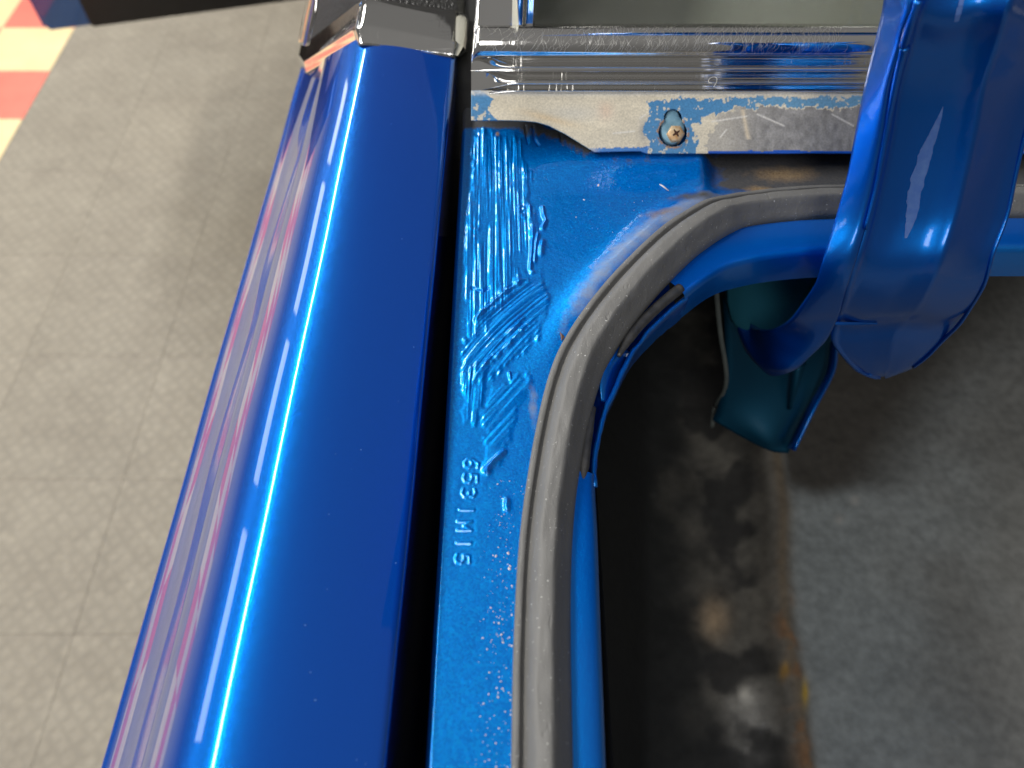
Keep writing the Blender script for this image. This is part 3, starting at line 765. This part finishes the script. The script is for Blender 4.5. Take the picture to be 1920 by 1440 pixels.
# beads + wide moulding, one chrome profile per piece
def yh(v, h):  p = P(960, v, h); return (p[1], h)
bead = [yh(174, .2450), yh(171, .2438), yh(168, .2440), yh(165, .2450), yh(162, .2440), yh(158, .2408), yh(152, .2398), yh(147, .2412), yh(143, .2425), yh(139, .2412), yh(133, .2385), yh(125, .2372), yh(119, .2378), yh(114, .2372), yh(109, .2352), yh(106, .2336)]
wide = [yh(108, .2345), yh(105, .2322), yh(102, .2312), yh(94, .2290), yh(80, .2258), yh(66, .2236), yh(56, .2226), yh(51, .2224), yh(48, .2230), yh(44, .2252), yh(41, .2272)]
bc = catmull(bead, 5); wc = catmull(wide, 5)
xx = np.r_[np.linspace(XL, XL+.03, 40), np.linspace(XL+.032, XR, 120)]
rows = []
for x in xx:
    e = float(sstep(0, .024, x-XL)); r = []
    for (y, h) in bc:
        t = (y-bc[0][0])/(bc[-1][0]-bc[0][0]); hf = bc[0][1]+(bc[-1][1]-bc[0][1])*t+.0008
        r.append((x, y, -(hf*(1-e)+h*e)))
    rows.append(r)
o = loft('bead_moulding', rows, M['chrome'], None, flip=False); setp(o, car)
rows = []
for x in xx:
    e = float(np.clip((x-XL)/.005, 0, 1)); e = math.sqrt(1-(1-e)**2) if e < 1 else 1
    rows.append([(x, y, -(h*e+(.238)*(1-e))) for (y, h) in wc])
o = loft('window_moulding', rows, M['chrome'], None, flip=False); setp(o, car); wm = o
# swirl scratches from polishing on the wide strip
M['scratch'] = simple('scratched_bright_metal', (.85, .84, .80), (.7, .69, .66), 400, .42, 1.0)
wt = np.linspace(0, 1, len(wc)); rs = random.Random(5); sv, sf = [], []
def wide_pt(x, t):
    y = float(np.interp(t, wt, wc[:, 0])); h = float(np.interp(t, wt, wc[:, 1])); return np.array([x, y, -h])
for k in range(620):
    u_ = rs.choice([rs.uniform(895, 1520), rs.uniform(1060, 1500)]); x0 = (u_-960)/F*.43
    t0_ = rs.uniform(.16, .62); L = rs.uniform(.05, .26); bow = rs.uniform(-.002, .006); lean = rs.uniform(-.003, .009); w = rs.uniform(.00004, .00009)
    b = len(sv)
    for q_ in range(6):
        f_ = q_/5; x = x0 + lean*f_*L*4 + bow*(4*f_*(1-f_))*.5
        c = wide_pt(x, min(.9, t0_+L*f_)) + np.array([0, -.00003, .00006]); ww = w*(1-.8*abs(2*f_-1))
        sv += [c-np.array([ww, 0, 0]), c+np.array([ww, 0, 0])]
    for q_ in range(5): sf.append((b+2*q_, b+2*q_+1, b+2*q_+3, b+2*q_+2))
o = mesh_obj('polish_scratches', sv, sf, M['scratch'], None, False); setp(o, wm); o['kind'] = 'stuff'
# upright side moulding + corner
def up_y(v, h): return yh(v, h)
rows = []
crs = [(-.0212, .2400), (-.0206, .2310), (-.0190, .2275), (-.0120, .2262), (-.0010, .2262), (.0040, .2268), (.0058, .2282), (.0064, .2300), (.0090, .2306), (.0118, .2312), (.0132, .2330)]
crs = catmull(crs, 4)
for s in np.linspace(0, 1, 24):
    y = .371+s*.32; rise = .0+s*.16
    rows.append([(a+.02*s, y, -(b-rise-.001*s)) for a, b in crs])
o = loft('side_moulding', rows, M['chrome_clean'], None, flip=True); setp(o, car)
# glass and shelf behind it
rows = [[(.012, .374, -.2285), (XR, .374, -.2285)], [(.03, .75, -.03), (XR, .75, -.03)]]
gl = loft('rear_window', rows, M['glass'], None, flip=True, solid=.004); setp(gl, car)
# parcel shelf seen through the glass: vinyl strip and perforated board
M['shelf'] = simple('grey_parcel_shelf', (.40, .40, .34), (.5, .49, .42), 40, .7, bump=.3, bscale=500)
M['perf'] = simple('ribbed_shelf_trim', (.35, .35, .3), (.5, .48, .42), 500, .8, bump=.8, bscale=900)
o = loft('parcel_shelf', [[(.0, .376, -.262), (XR, .376, -.262)], [(.0, .80, -.262), (XR, .80, -.262)]], M['shelf'], None); setp(o, car)
o = loft('pillar_trim', [[(.006, .376, -.262), (.006, .80, -.262)], [(.002, .376, -.20), (.0, .80, .05)]], M['shelf'], None, flip=True); setp(o, car)
V3, fq_ = [], []
for k in range(60):
    x = P(1150, 10, .255)[0] + k*.0062
    for j in range(6):
        y = .430 + j*.0075; b = len(V3)
        for dx_, dy_, dz_ in ((0, 0, 0), (.0042, 0, 0), (.0042, .0048, 0), (0, .0048, 0), (.0021, .0024, .0016)): V3.append((x+dx_, y+dy_, -.2615+dz_))
        fq_ += [(b, b+1, b+4), (b+1, b+2, b+4), (b+2, b+3, b+4), (b+3, b, b+4)]
o = mesh_obj('ribbed_trim', V3, fq_, M['perf'], None, False); setp(o, car); o['kind'] = 'stuff'
# black sheet standing in for the shade in the gap between pillar and window
o = loft('pillar_gap', [[(-.07, .33, -.330), (-.0195, .33, -.330)], [(-.07, .42, -.268), (-.0195, .42, -.268)], [(-.07, .8, -.10), (-.0195, .8, -.10)]], M['black'], None); setp(o, car)
o = loft('drain_gutter', [[(-.045, y, -.27), (-.045, y, -.44), (-.018, y, -.45), (-.018, y, -.285)] for y in (-.5, .1, .45)], M['underbody'], None); setp(o, car)

# ---- hinge arm ------------------------------------------------------
def R(*pts): return [P(u, v, h) for u, v, h in pts]
arm_rows_px = [
 # A edge        lip crease     web1           web2           ridge          fold            right edge        return
 [(1672, -150, .150), (1740, -150, .140), (1765, -150, .145), (1880, -150, .148), (1935, -150, .142), (1960, -150, .150), (2030, -150, .152), (2040, -150, .158)],
 [(1657, 0, .170), (1718, 0, .160), (1736, 0, .165), (1840, 0, .168), (1893, 0, .161), (1910, 0, .169), (1992, 0, .171), (1999, 0, .178)],
 [(1640, 80, .190), (1698, 80, .180), (1714, 80, .185), (1818, 80, .188), (1870, 80, .181), (1886, 80, .189), (1964, 80, .191), (1971, 80, .198)],
 [(1621, 160, .209), (1676, 160, .200), (1691, 160, .205), (1795, 160, .208), (1844, 160, .201), (1858, 160, .209), (1944, 160, .211), (1951, 160, .218)],
 [(1603, 250, .230), (1662, 250, .222), (1676, 250, .227), (1778, 250, .230), (1826, 250, .224), (1840, 250, .231), (1920, 250, .233), (1927, 250, .240)],
 [(1588, 330, .249), (1646, 330, .242), (1660, 330, .247), (1763, 330, .250), (1808, 330, .244), (1822, 330, .251), (1901, 330, .253), (1907, 330, .260)],
 [(1566, 410, .268), (1628, 410, .262), (1642, 410, .267), (1746, 410, .269), (1790, 410, .264), (1803, 410, .270), (1884, 410, .272), (1890, 410, .279)],
 [(1545, 480, .285), (1608, 480, .280), (1622, 480, .285), (1726, 480, .287), (1767, 480, .283), (1780, 480, .287), (1858, 480, .289), (1864, 480, .296)],
 [(1527, 535, .299), (1590, 535, .296), (1603, 535, .301), (1706, 535, .303), (1744, 535, .300), (1756, 535, .304), (1843, 535, .305), (1848, 535, .312)],
 [(1500, 580, .312), (1577, 580, .311), (1589, 580, .316), (1680, 580, .318), (1716, 580, .316), (1728, 580, .319), (1817, 580, .320), (1821, 580, .327)],
 [(1482, 603, .320), (1566, 607, .320), (1576, 607, .325), (1650, 612, .327), (1690, 616, .326), (1704, 618, .329), (1795, 612, .330), (1799, 612, .337)],
]
def hmap(h): return float(np.interp(h, [.14, .17, .209, .249, .268, .285, .299, .312, .322, .34], [.125, .150, .184, .218, .234, .246, .262, .282, .300, .325]))
OFF = [None, 0, .0028, .0030, .0006, .0026, .0120, .0180]
def armrow(r):
    h1 = hmap(r[1][2]); out = []
    for k, (u, v, h) in enumerate(r): out.append((u, v, hmap(h) if k == 0 else h1+OFF[k]))
    return out
arm_rows_px = [armrow(r) for r in arm_rows_px]
left = [r[:2] for r in arm_rows_px]
# (1) left lip strip running round into the hook
strip = [[r[0], (r[0][0]*.66+r[1][0]*.34, r[0][1]*.66+r[1][1]*.34, r[0][2]*.6+r[1][2]*.4-.0010), (r[0][0]*.25+r[1][0]*.75, r[0][1]*.25+r[1][1]*.75, r[1][2]-.0005), r[1]] for r in arm_rows_px]
strip += [[(1462, 614, .312), (1492, 628, .312), (1525, 641, .313), (1548, 640, .314)],
          [(1440, 620, .324), (1465, 646, .325), (1496, 668, .327), (1520, 668, .327)],
          [(1422, 618, .336), (1438, 652, .338), (1460, 690, .340), (1490, 694, .340)],
          [(1410, 610, .351), (1414, 645, .353), (1424, 682, .355), (1450, 705, .355)],
          [(1402, 596, .358), (1396, 625, .360), (1400, 655, .362), (1425, 690, .364)],
          [(1398, 575, .362), (1386, 595, .364), (1383, 620, .367), (1396, 655, .370)],
          [(1398, 550, .362), (1382, 560, .366), (1373, 575, .370), (1380, 610, .374)]]
ribs = [catmull([P(*q_) for q_ in r], 4) for r in strip]
def dens(rows, n): 
    rows = np.array(rows); out = []
    cols = [catmull(rows[:, k], n) for k in range(rows.shape[1])]
    return np.stack(cols, 1)
bpy.context.view_layer.update()
lid = None
D = dens(ribs, 6)
hinge = loft('hinge_arm', D, M['paint_inner'], None, flip=True, solid=.0018); setp(hinge, car)
hinge['label'] = 'curved blue trunk hinge arm with folded edges reaching into the trunk'
# (2) web with ridge and right edge
web = [r[1:] for r in arm_rows_px[:-1]]
def low_row(v, u0, u1, h):
    fr = [0, .05, .36, .53, .60, .985, 1.0]; dz = [0, .002, .002, .0006, .0018, .007, .012]
    return [(u0+(u1-u0)*a, v, h+b) for a, b in zip(fr, dz)]
web = web + [low_row(607, 1566, 1796, .3035), low_row(640, 1562, 1770, .320), low_row(668, 1581, 1742, .336), low_row(688, 1602, 1716, .350), low_row(700, 1625, 1690, .360), low_row(706, 1645, 1668, .368)]
wd = []
for r in web:
    a = [P(*q_) for q_ in r]
    rr = [a[0], a[0]*.3+a[1]*.7+np.array([0, 0, -.0004]), a[1]]
    for t in np.linspace(.1, .9, 7): rr.append(a[1]*(1-t)+a[2]*t + np.array([0, 0, -.0025*math.sin(math.pi*t)]))
    rr += [a[2]*.75+a[3]*.25+np.array([0, 0, -.0008]), a[2]*.4+a[3]*.6, a[2]*.12+a[3]*.88+np.array([0, 0, .0003]), a[3], a[3]*.4+a[4]*.6, a[4]]
    for t in np.linspace(.15, .85, 5): rr.append(a[4]*(1-t)+a[5]*t + np.array([0, 0, -.0022*math.sin(math.pi*t)]))
    rr += [a[4]*.06+a[5]*.94+np.array([0, 0, .0012]), a[5]+np.array([0, 0, .0014]), a[5]*.4+a[6]*.6+np.array([0, 0, .0006]), a[6]]
    wd.append(rr)
WD = dens(wd, 6)
for i in range(len(WD)):
    for j in range(len(WD[i])): WD[i, j, 2] += .0003*math.sin(i*.31+j*.9)*math.sin(j*.5)
o = loft('arm_web', WD, M['paint_inner'], None, flip=True, solid=.0018); setp(o, hinge)
rim = catmull([P(*r[6])+np.array([0, 0, .0012]) for r in arm_rows_px] + [P(u, v, h+.0062) for u, v, h in [(1766, 640, .320), (1739, 668, .336), (1713, 688, .350)]], 5)
o = tube('arm_rim', rim, .0011, M['paint_inner'], None, 8); setp(o, hinge)
# (3) raw end of the doubled sheet across the web
o = loft('sheet_edge', [[P(1566, 603, .2985), P(1600, 604, .3000), P(1645, 605, .3025)], [P(1566, 609, .2990), P(1600, 610, .3005), P(1645, 609, .3035)], [P(1567, 610, .3045), P(1600, 611, .3060), P(1645, 610, .3075)]], M['paint_inner'], None); setp(o, hinge)
# (4) inner bowl of the hook
bowl = [[(1375, 600, .372), (1400, 628, .362), (1440, 636, .345), (1490, 610, .325), (1530, 560, .305)],
        [(1366, 565, .368), (1398, 588, .358), (1440, 596, .344), (1490, 580, .330), (1540, 540, .318)],
        [(1366, 530, .360), (1398, 548, .352), (1440, 556, .342), (1490, 545, .334), (1550, 510, .326)],
        [(1372, 490, .350), (1400, 505, .345), (1440, 508, .340), (1490, 502, .336), (1555, 475, .330)],
        [(1385, 440, .335), (1410, 450, .335), (1440, 452, .335), (1490, 445, .333), (1555, 425, .330)]]
o = loft('arm_hook', dens([catmull([P(*q_) for q_ in r], 5) for r in bowl], 6), M['paint_dusty_lit'], None, flip=True, solid=.0018); setp(o, hinge)
# lip bead of sealer / runs of paint along the crease
lip = [P(u, v, hmap(h)) for u, v, h in [(1722, 0, .159), (1708, 40, .168), (1698, 75, .177), (1694, 84, .180)]]
o = tube('paint_run', catmull(lip, 6), .0017, M['paint_inner'], None, 8); setp(o, hinge)
lip = [P(u, v, hmap(h)) for u, v, h in [(1696, 88, .1815), (1690, 110, .187), (1679, 160, .199), (1664, 235, .218), (1652, 300, .234), (1640, 360, .249), (1622, 430, .266)]]
o = tube('paint_run', catmull(lip, 6), [.0020-.0012*k/36 for k in range(37)], M['paint_inner'], None, 8); setp(o, hinge)
# scraped patches on the web
M['scrape'] = simple('scraped_paint', (.08, .17, .44), (.05, .13, .42), 300, .5, bump=.3)
WU, WV = proj(WD[..., 0], WD[..., 1], -WD[..., 2])
def web_pt(u, v):
    r = float(np.interp(v, WV[:, 5], np.arange(len(WV)))); i0 = min(int(r), len(WD)-2); t = r-i0
    row = WD[i0]*(1-t)+WD[i0+1]*t; ur = WU[i0]*(1-t)+WU[i0+1]*t
    c = float(np.interp(u, ur, np.arange(len(ur)))); c0 = min(int(c), len(ur)-2); q = c-c0
    return row[c0]*(1-q)+row[c0+1]*q + np.array([0, 0, .00025])
def scrape(cl, wl):
    rows_ = []; cl2 = catmull(cl, 22); wl2 = np.interp(np.linspace(0, 1, len(cl2)), np.linspace(0, 1, len(wl)), wl)
    for (u, v), w_ in zip(cl2, wl2):
        a = w_*(.62+.75*float(fbm(np.array(v/9.), np.array(.3), 91))); b = w_*(.7+.5*float(fbm(np.array(v/14.), np.array(.7), 92)))
        rows_.append([web_pt(u-a, v), web_pt(u-a*.3, v), web_pt(u+b*.3, v), web_pt(u+b, v)])
    o = loft('paint_scrape', rows_, M['scrape'], None); setp(o, hinge)
scrape([(1768, 205), (1755, 240), (1735, 290), (1718, 350), (1708, 410), (1698, 448)], [.5, 7, 13, 14, 11, 2])
scrape([(1803, 0), (1796, 30), (1785, 70), (1780, 100)], [5, 6, 3, .5])

# ---- bracket and trunk interior -------------------------------------
br = [[(1356, 560, .40), (1420, 560, .40), (1500, 560, .40), (1575, 560, .40)],
      [(1362, 700, .450), (1420, 700, .455), (1500, 700, .46), (1556, 700, .46)],
      [(1345, 765, .480), (1400, 790, .485), (1460, 815, .49), (1512, 778, .49)],
      [(1336, 788, .490), (1395, 822, .498), (1445, 846, .502), (1478, 850, .502)]]
o = loft('hinge_bracket', dens([catmull([P(*q_) for q_ in r], 4) for r in br], 6), M['paint_shaded'], None, flip=True, solid=.002); setp(o, car); bk = o
o = loft('bracket_flange', dens([[P(1562, 640, .425), P(1572, 648, .420)], [P(1552, 700, .450), P(1566, 698, .444)], [P(1515, 770, .480), P(1528, 772, .474)], [P(1480, 842, .500), P(1492, 846, .492)]], 6), M['paint_inner'], None, solid=.002); setp(o, bk)
o = loft('bracket_rib', dens([[P(1486, 690, .448), P(1512, 680, .444)], [P(1480, 730, .462), P(1498, 725, .458)], [P(1476, 768, .478), P(1482, 768, .476)]], 5), M['paint_shaded'], None, flip=True, solid=.002); setp(o, bk)

# trunk floor height field
HF = .62
gx2 = np.arange(-.10, .80, .0025); gy2 = np.arange(-.45, .70, .0025)
X2, Y2 = np.meshgrid(gx2, gy2); U2, V2 = proj(X2, Y2, HF)
seam = np.interp(V2, [700, 860, 960, 1080, 1180, 1290, 1440, 1700], [1440, 1452, 1464, 1462, 1472, 1492, 1510, 1530])
zf = .007*np.exp(-((U2-seam)/18)**2) + .004*(fbm(X2*30, Y2*30, 81)-.5) + .006*(fbm(X2*9, Y2*9, 85)-.5)
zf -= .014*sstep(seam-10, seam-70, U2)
zf += .10*sstep(1230, 1080, U2)            # wheelhouse rises to the left
nn = fbm(X2*22, Y2*22, 82, 5); n_b = fbm(X2*60, Y2*60, 83); n_c = fbm(X2*8, Y2*8, 84)
colf = np.stack([.22+.09*n_c, .245+.09*n_c, .25+.09*n_c], -1)
def layf(m, c):
    global colf
    m = np.clip(m, 0, 1)[..., None]; colf = colf*(1-m)+np.asarray(c)*m
layf(sstep(1600, 1900, U2+200*(nn-.5))*.55, (.14, .125, .105))
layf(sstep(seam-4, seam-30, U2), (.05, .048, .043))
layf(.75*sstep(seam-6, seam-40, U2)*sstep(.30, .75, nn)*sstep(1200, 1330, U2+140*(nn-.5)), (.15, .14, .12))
layf(np.exp(-((U2-seam)/20)**2), (.15, .12, .085)); layf(np.exp(-((U2-seam)/18)**2)*sstep(.5, .65, n_b)*sstep(1000, 1200, V2), (.23, .125, .06))
layf(np.exp(-((U2-1508)/7)**2-((V2-1300)/22)**2), (.55, .36, .04)); layf(np.exp(-((U2-1470)/6)**2-((V2-1258)/14)**2), (.5, .28, .05))
layf(np.exp(-((U2-1402)/20)**2-((V2-1302)/20)**2), (.75, .72, .64)); layf(.6*np.exp(-((U2-1415)/42)**2-((V2-1330)/60)**2)*(.45+.55*sstep(.36, .54, n_b)), (.42, .41, .38))
layf(.9*np.exp(-((U2-1345)/26)**2-((V2-1150)/36)**2)*(nn > .45), (.42, .31, .2))
layf(.8*np.exp(-((U2-1430)/35)**2-((V2-1400)/40)**2)*(.45+.55*sstep(.38, .56, n_b)), (.5, .49, .46))
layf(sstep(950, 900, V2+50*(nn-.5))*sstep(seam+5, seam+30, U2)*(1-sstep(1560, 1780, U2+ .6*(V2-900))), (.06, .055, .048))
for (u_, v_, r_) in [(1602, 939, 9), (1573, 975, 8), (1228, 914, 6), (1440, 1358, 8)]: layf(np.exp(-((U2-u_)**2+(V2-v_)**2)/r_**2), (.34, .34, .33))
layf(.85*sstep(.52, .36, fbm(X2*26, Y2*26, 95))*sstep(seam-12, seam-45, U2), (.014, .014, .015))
layf(sstep(1375, 1235, U2+130*(nn-.5)), (.010, .011, .011))  # shade on the left of the trunk, painted near-black into the floor colour
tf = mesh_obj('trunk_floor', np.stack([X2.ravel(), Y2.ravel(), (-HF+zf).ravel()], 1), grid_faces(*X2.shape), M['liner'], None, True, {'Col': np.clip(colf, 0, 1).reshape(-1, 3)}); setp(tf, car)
tf['label'] = 'dusty dark grey trunk floor with a rust stained seam'
# side and front linings, dark
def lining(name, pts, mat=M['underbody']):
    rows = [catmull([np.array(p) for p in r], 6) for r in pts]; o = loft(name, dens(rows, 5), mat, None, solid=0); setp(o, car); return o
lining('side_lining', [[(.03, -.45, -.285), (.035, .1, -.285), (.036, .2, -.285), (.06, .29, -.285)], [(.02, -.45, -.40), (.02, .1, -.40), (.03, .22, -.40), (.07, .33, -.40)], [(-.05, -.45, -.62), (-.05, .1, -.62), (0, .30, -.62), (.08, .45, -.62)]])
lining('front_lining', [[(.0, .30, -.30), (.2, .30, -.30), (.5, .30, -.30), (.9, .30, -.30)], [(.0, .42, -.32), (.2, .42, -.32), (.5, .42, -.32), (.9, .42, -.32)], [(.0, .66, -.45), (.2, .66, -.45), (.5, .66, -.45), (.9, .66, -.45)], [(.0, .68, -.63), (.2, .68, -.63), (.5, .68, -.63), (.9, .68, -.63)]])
# gusset edge in the corner
o = tube('gusset_edge', catmull([P(1342, 535, .36), P(1350, 620, .40), P(1362, 715, .45), P(1340, 765, .49), P(1335, 800, .51)], 6), .0017, simple('dull_gusset', (.06, .075, .075), (.11, .12, .11), 60, .6), None, 8); setp(o, car)

# ---- trunk lid standing open above ---------------------------------
rows = []
for s in np.linspace(0, 1, 24):
    y = .400 + .06*s; zz_ = -.095 + 1.12*s
    ins_ = .05*max(0, 1-s/.05)**2
    rows.append([(x, y, zz_) for x in np.linspace(.06+ins_, 1.15, 14)])
lidm = loft('trunk_lid', rows, M['paint_inner'], None, solid=.03); setp(lidm, car)

# ---- open door ------------------------------------------------------
HD = 1.0
a0 = P(85, 62, HD); a1 = P(552, 0, HD); dv = a1-a0; dv[2] = 0; L_ = np.linalg.norm(dv); dv /= L_
nv = np.array([dv[1], -dv[0], 0]);           # towards the camera (rear)
e_ = P(170, 45, HD)
def box_dir(name, o0, d, n, l, t, h0, h1, mat, parent, bev=.006):
    bm = bmesh.new(); bmesh.ops.create_cube(bm, size=1)
    for v in bm.verts:
        a, b, c = v.co.x+.5, v.co.y+.5, v.co.z+.5
        p = o0 + d*(a*l) + n*((b-1)*t); v.co = (p[0], p[1], CAMZ-(h0+(h1-h0)*c))
    bmesh.ops.recalc_face_normals(bm, faces=bm.faces[:])
    bmesh.ops.bevel(bm, geom=bm.edges[:], offset=bev, segments=3, affect='EDGES')
    me = bpy.data.meshes.new(name); bm.to_mesh(me); bm.free(); me.materials.append(mat); me.polygons.foreach_set('use_smooth', [True]*len(me.polygons))
    o = bpy.data.objects.new(name, me); C.objects.link(o); setp(o, parent); return o
bpy.context.view_layer.update()
dr = box_dir('door', a0, dv, nv, .85, .14, HD, .42, M['paint'], car, .01)
dr['label'] = 'open blue car door with black inner trim hanging over the floor'
dt = box_dir('door_trim', a0+dv*.105+nv*.012, dv, nv, .74, .012, HD-.004, .44, M['door_trim'], dr, .004)

M['reflect_vinyl'] = simple('pale_reflect_vinyl', (.5, .5, .48), (.6, .59, .56), 60, .45, bump=.3, bscale=500)
dp = box_dir('reflect_panel', a0+dv*.16+nv*.016, dv, nv, .66, .012, .80, .455, M['reflect_vinyl'], dr, .004)  # unseen pale panel, added to brighten the reflection in the chrome cap

# ---- small loose things --------------------------------------------
def on_floor(u, v, up=.0003):
    p = P(u, v, H0); return np.array([p[0], p[1], zfloor(p[0], p[1])+up])
o = tube('wood_splinter', [on_floor(1236, 350, .0006), on_floor(1244, 355, .0008), on_floor(1253, 361, .0006)], [.0003, .0004, .0002], M['speck'], None, 6)
o['label'] = 'pale splinter lying on the blue gutter below the screw'; o['category'] = 'splinter'
a, b, c = on_floor(1049, 630, .0008), on_floor(1058, 640, .0012), on_floor(1052, 646, .0004)
o = mesh_obj('brown_flake', [a, b, c, (a+b+c)/3+np.array([0, 0, .0012]), (a+b+c)/3-np.array([0, 0, .0006])], [(0, 1, 3), (1, 2, 3), (2, 0, 3), (1, 0, 4), (2, 1, 4), (0, 2, 4)], M['brown'], None, False)
o['label'] = 'small brown flake lodged at the outer edge of the rubber seal'; o['category'] = 'flake'
hp = [P(1338, 163, .238), P(1343, 155, .236), P(1344, 147, .235), P(1338, 144, .2345), P(1330, 148, .2355), P(1329, 154, .2365), P(1335, 156, .2365)]
o = tube('hair_strand', catmull(hp, 5), .00012, M['speck'], None, 5)
o['label'] = 'pale curled hair lying across the chrome beads below the window'; o['category'] = 'hair'
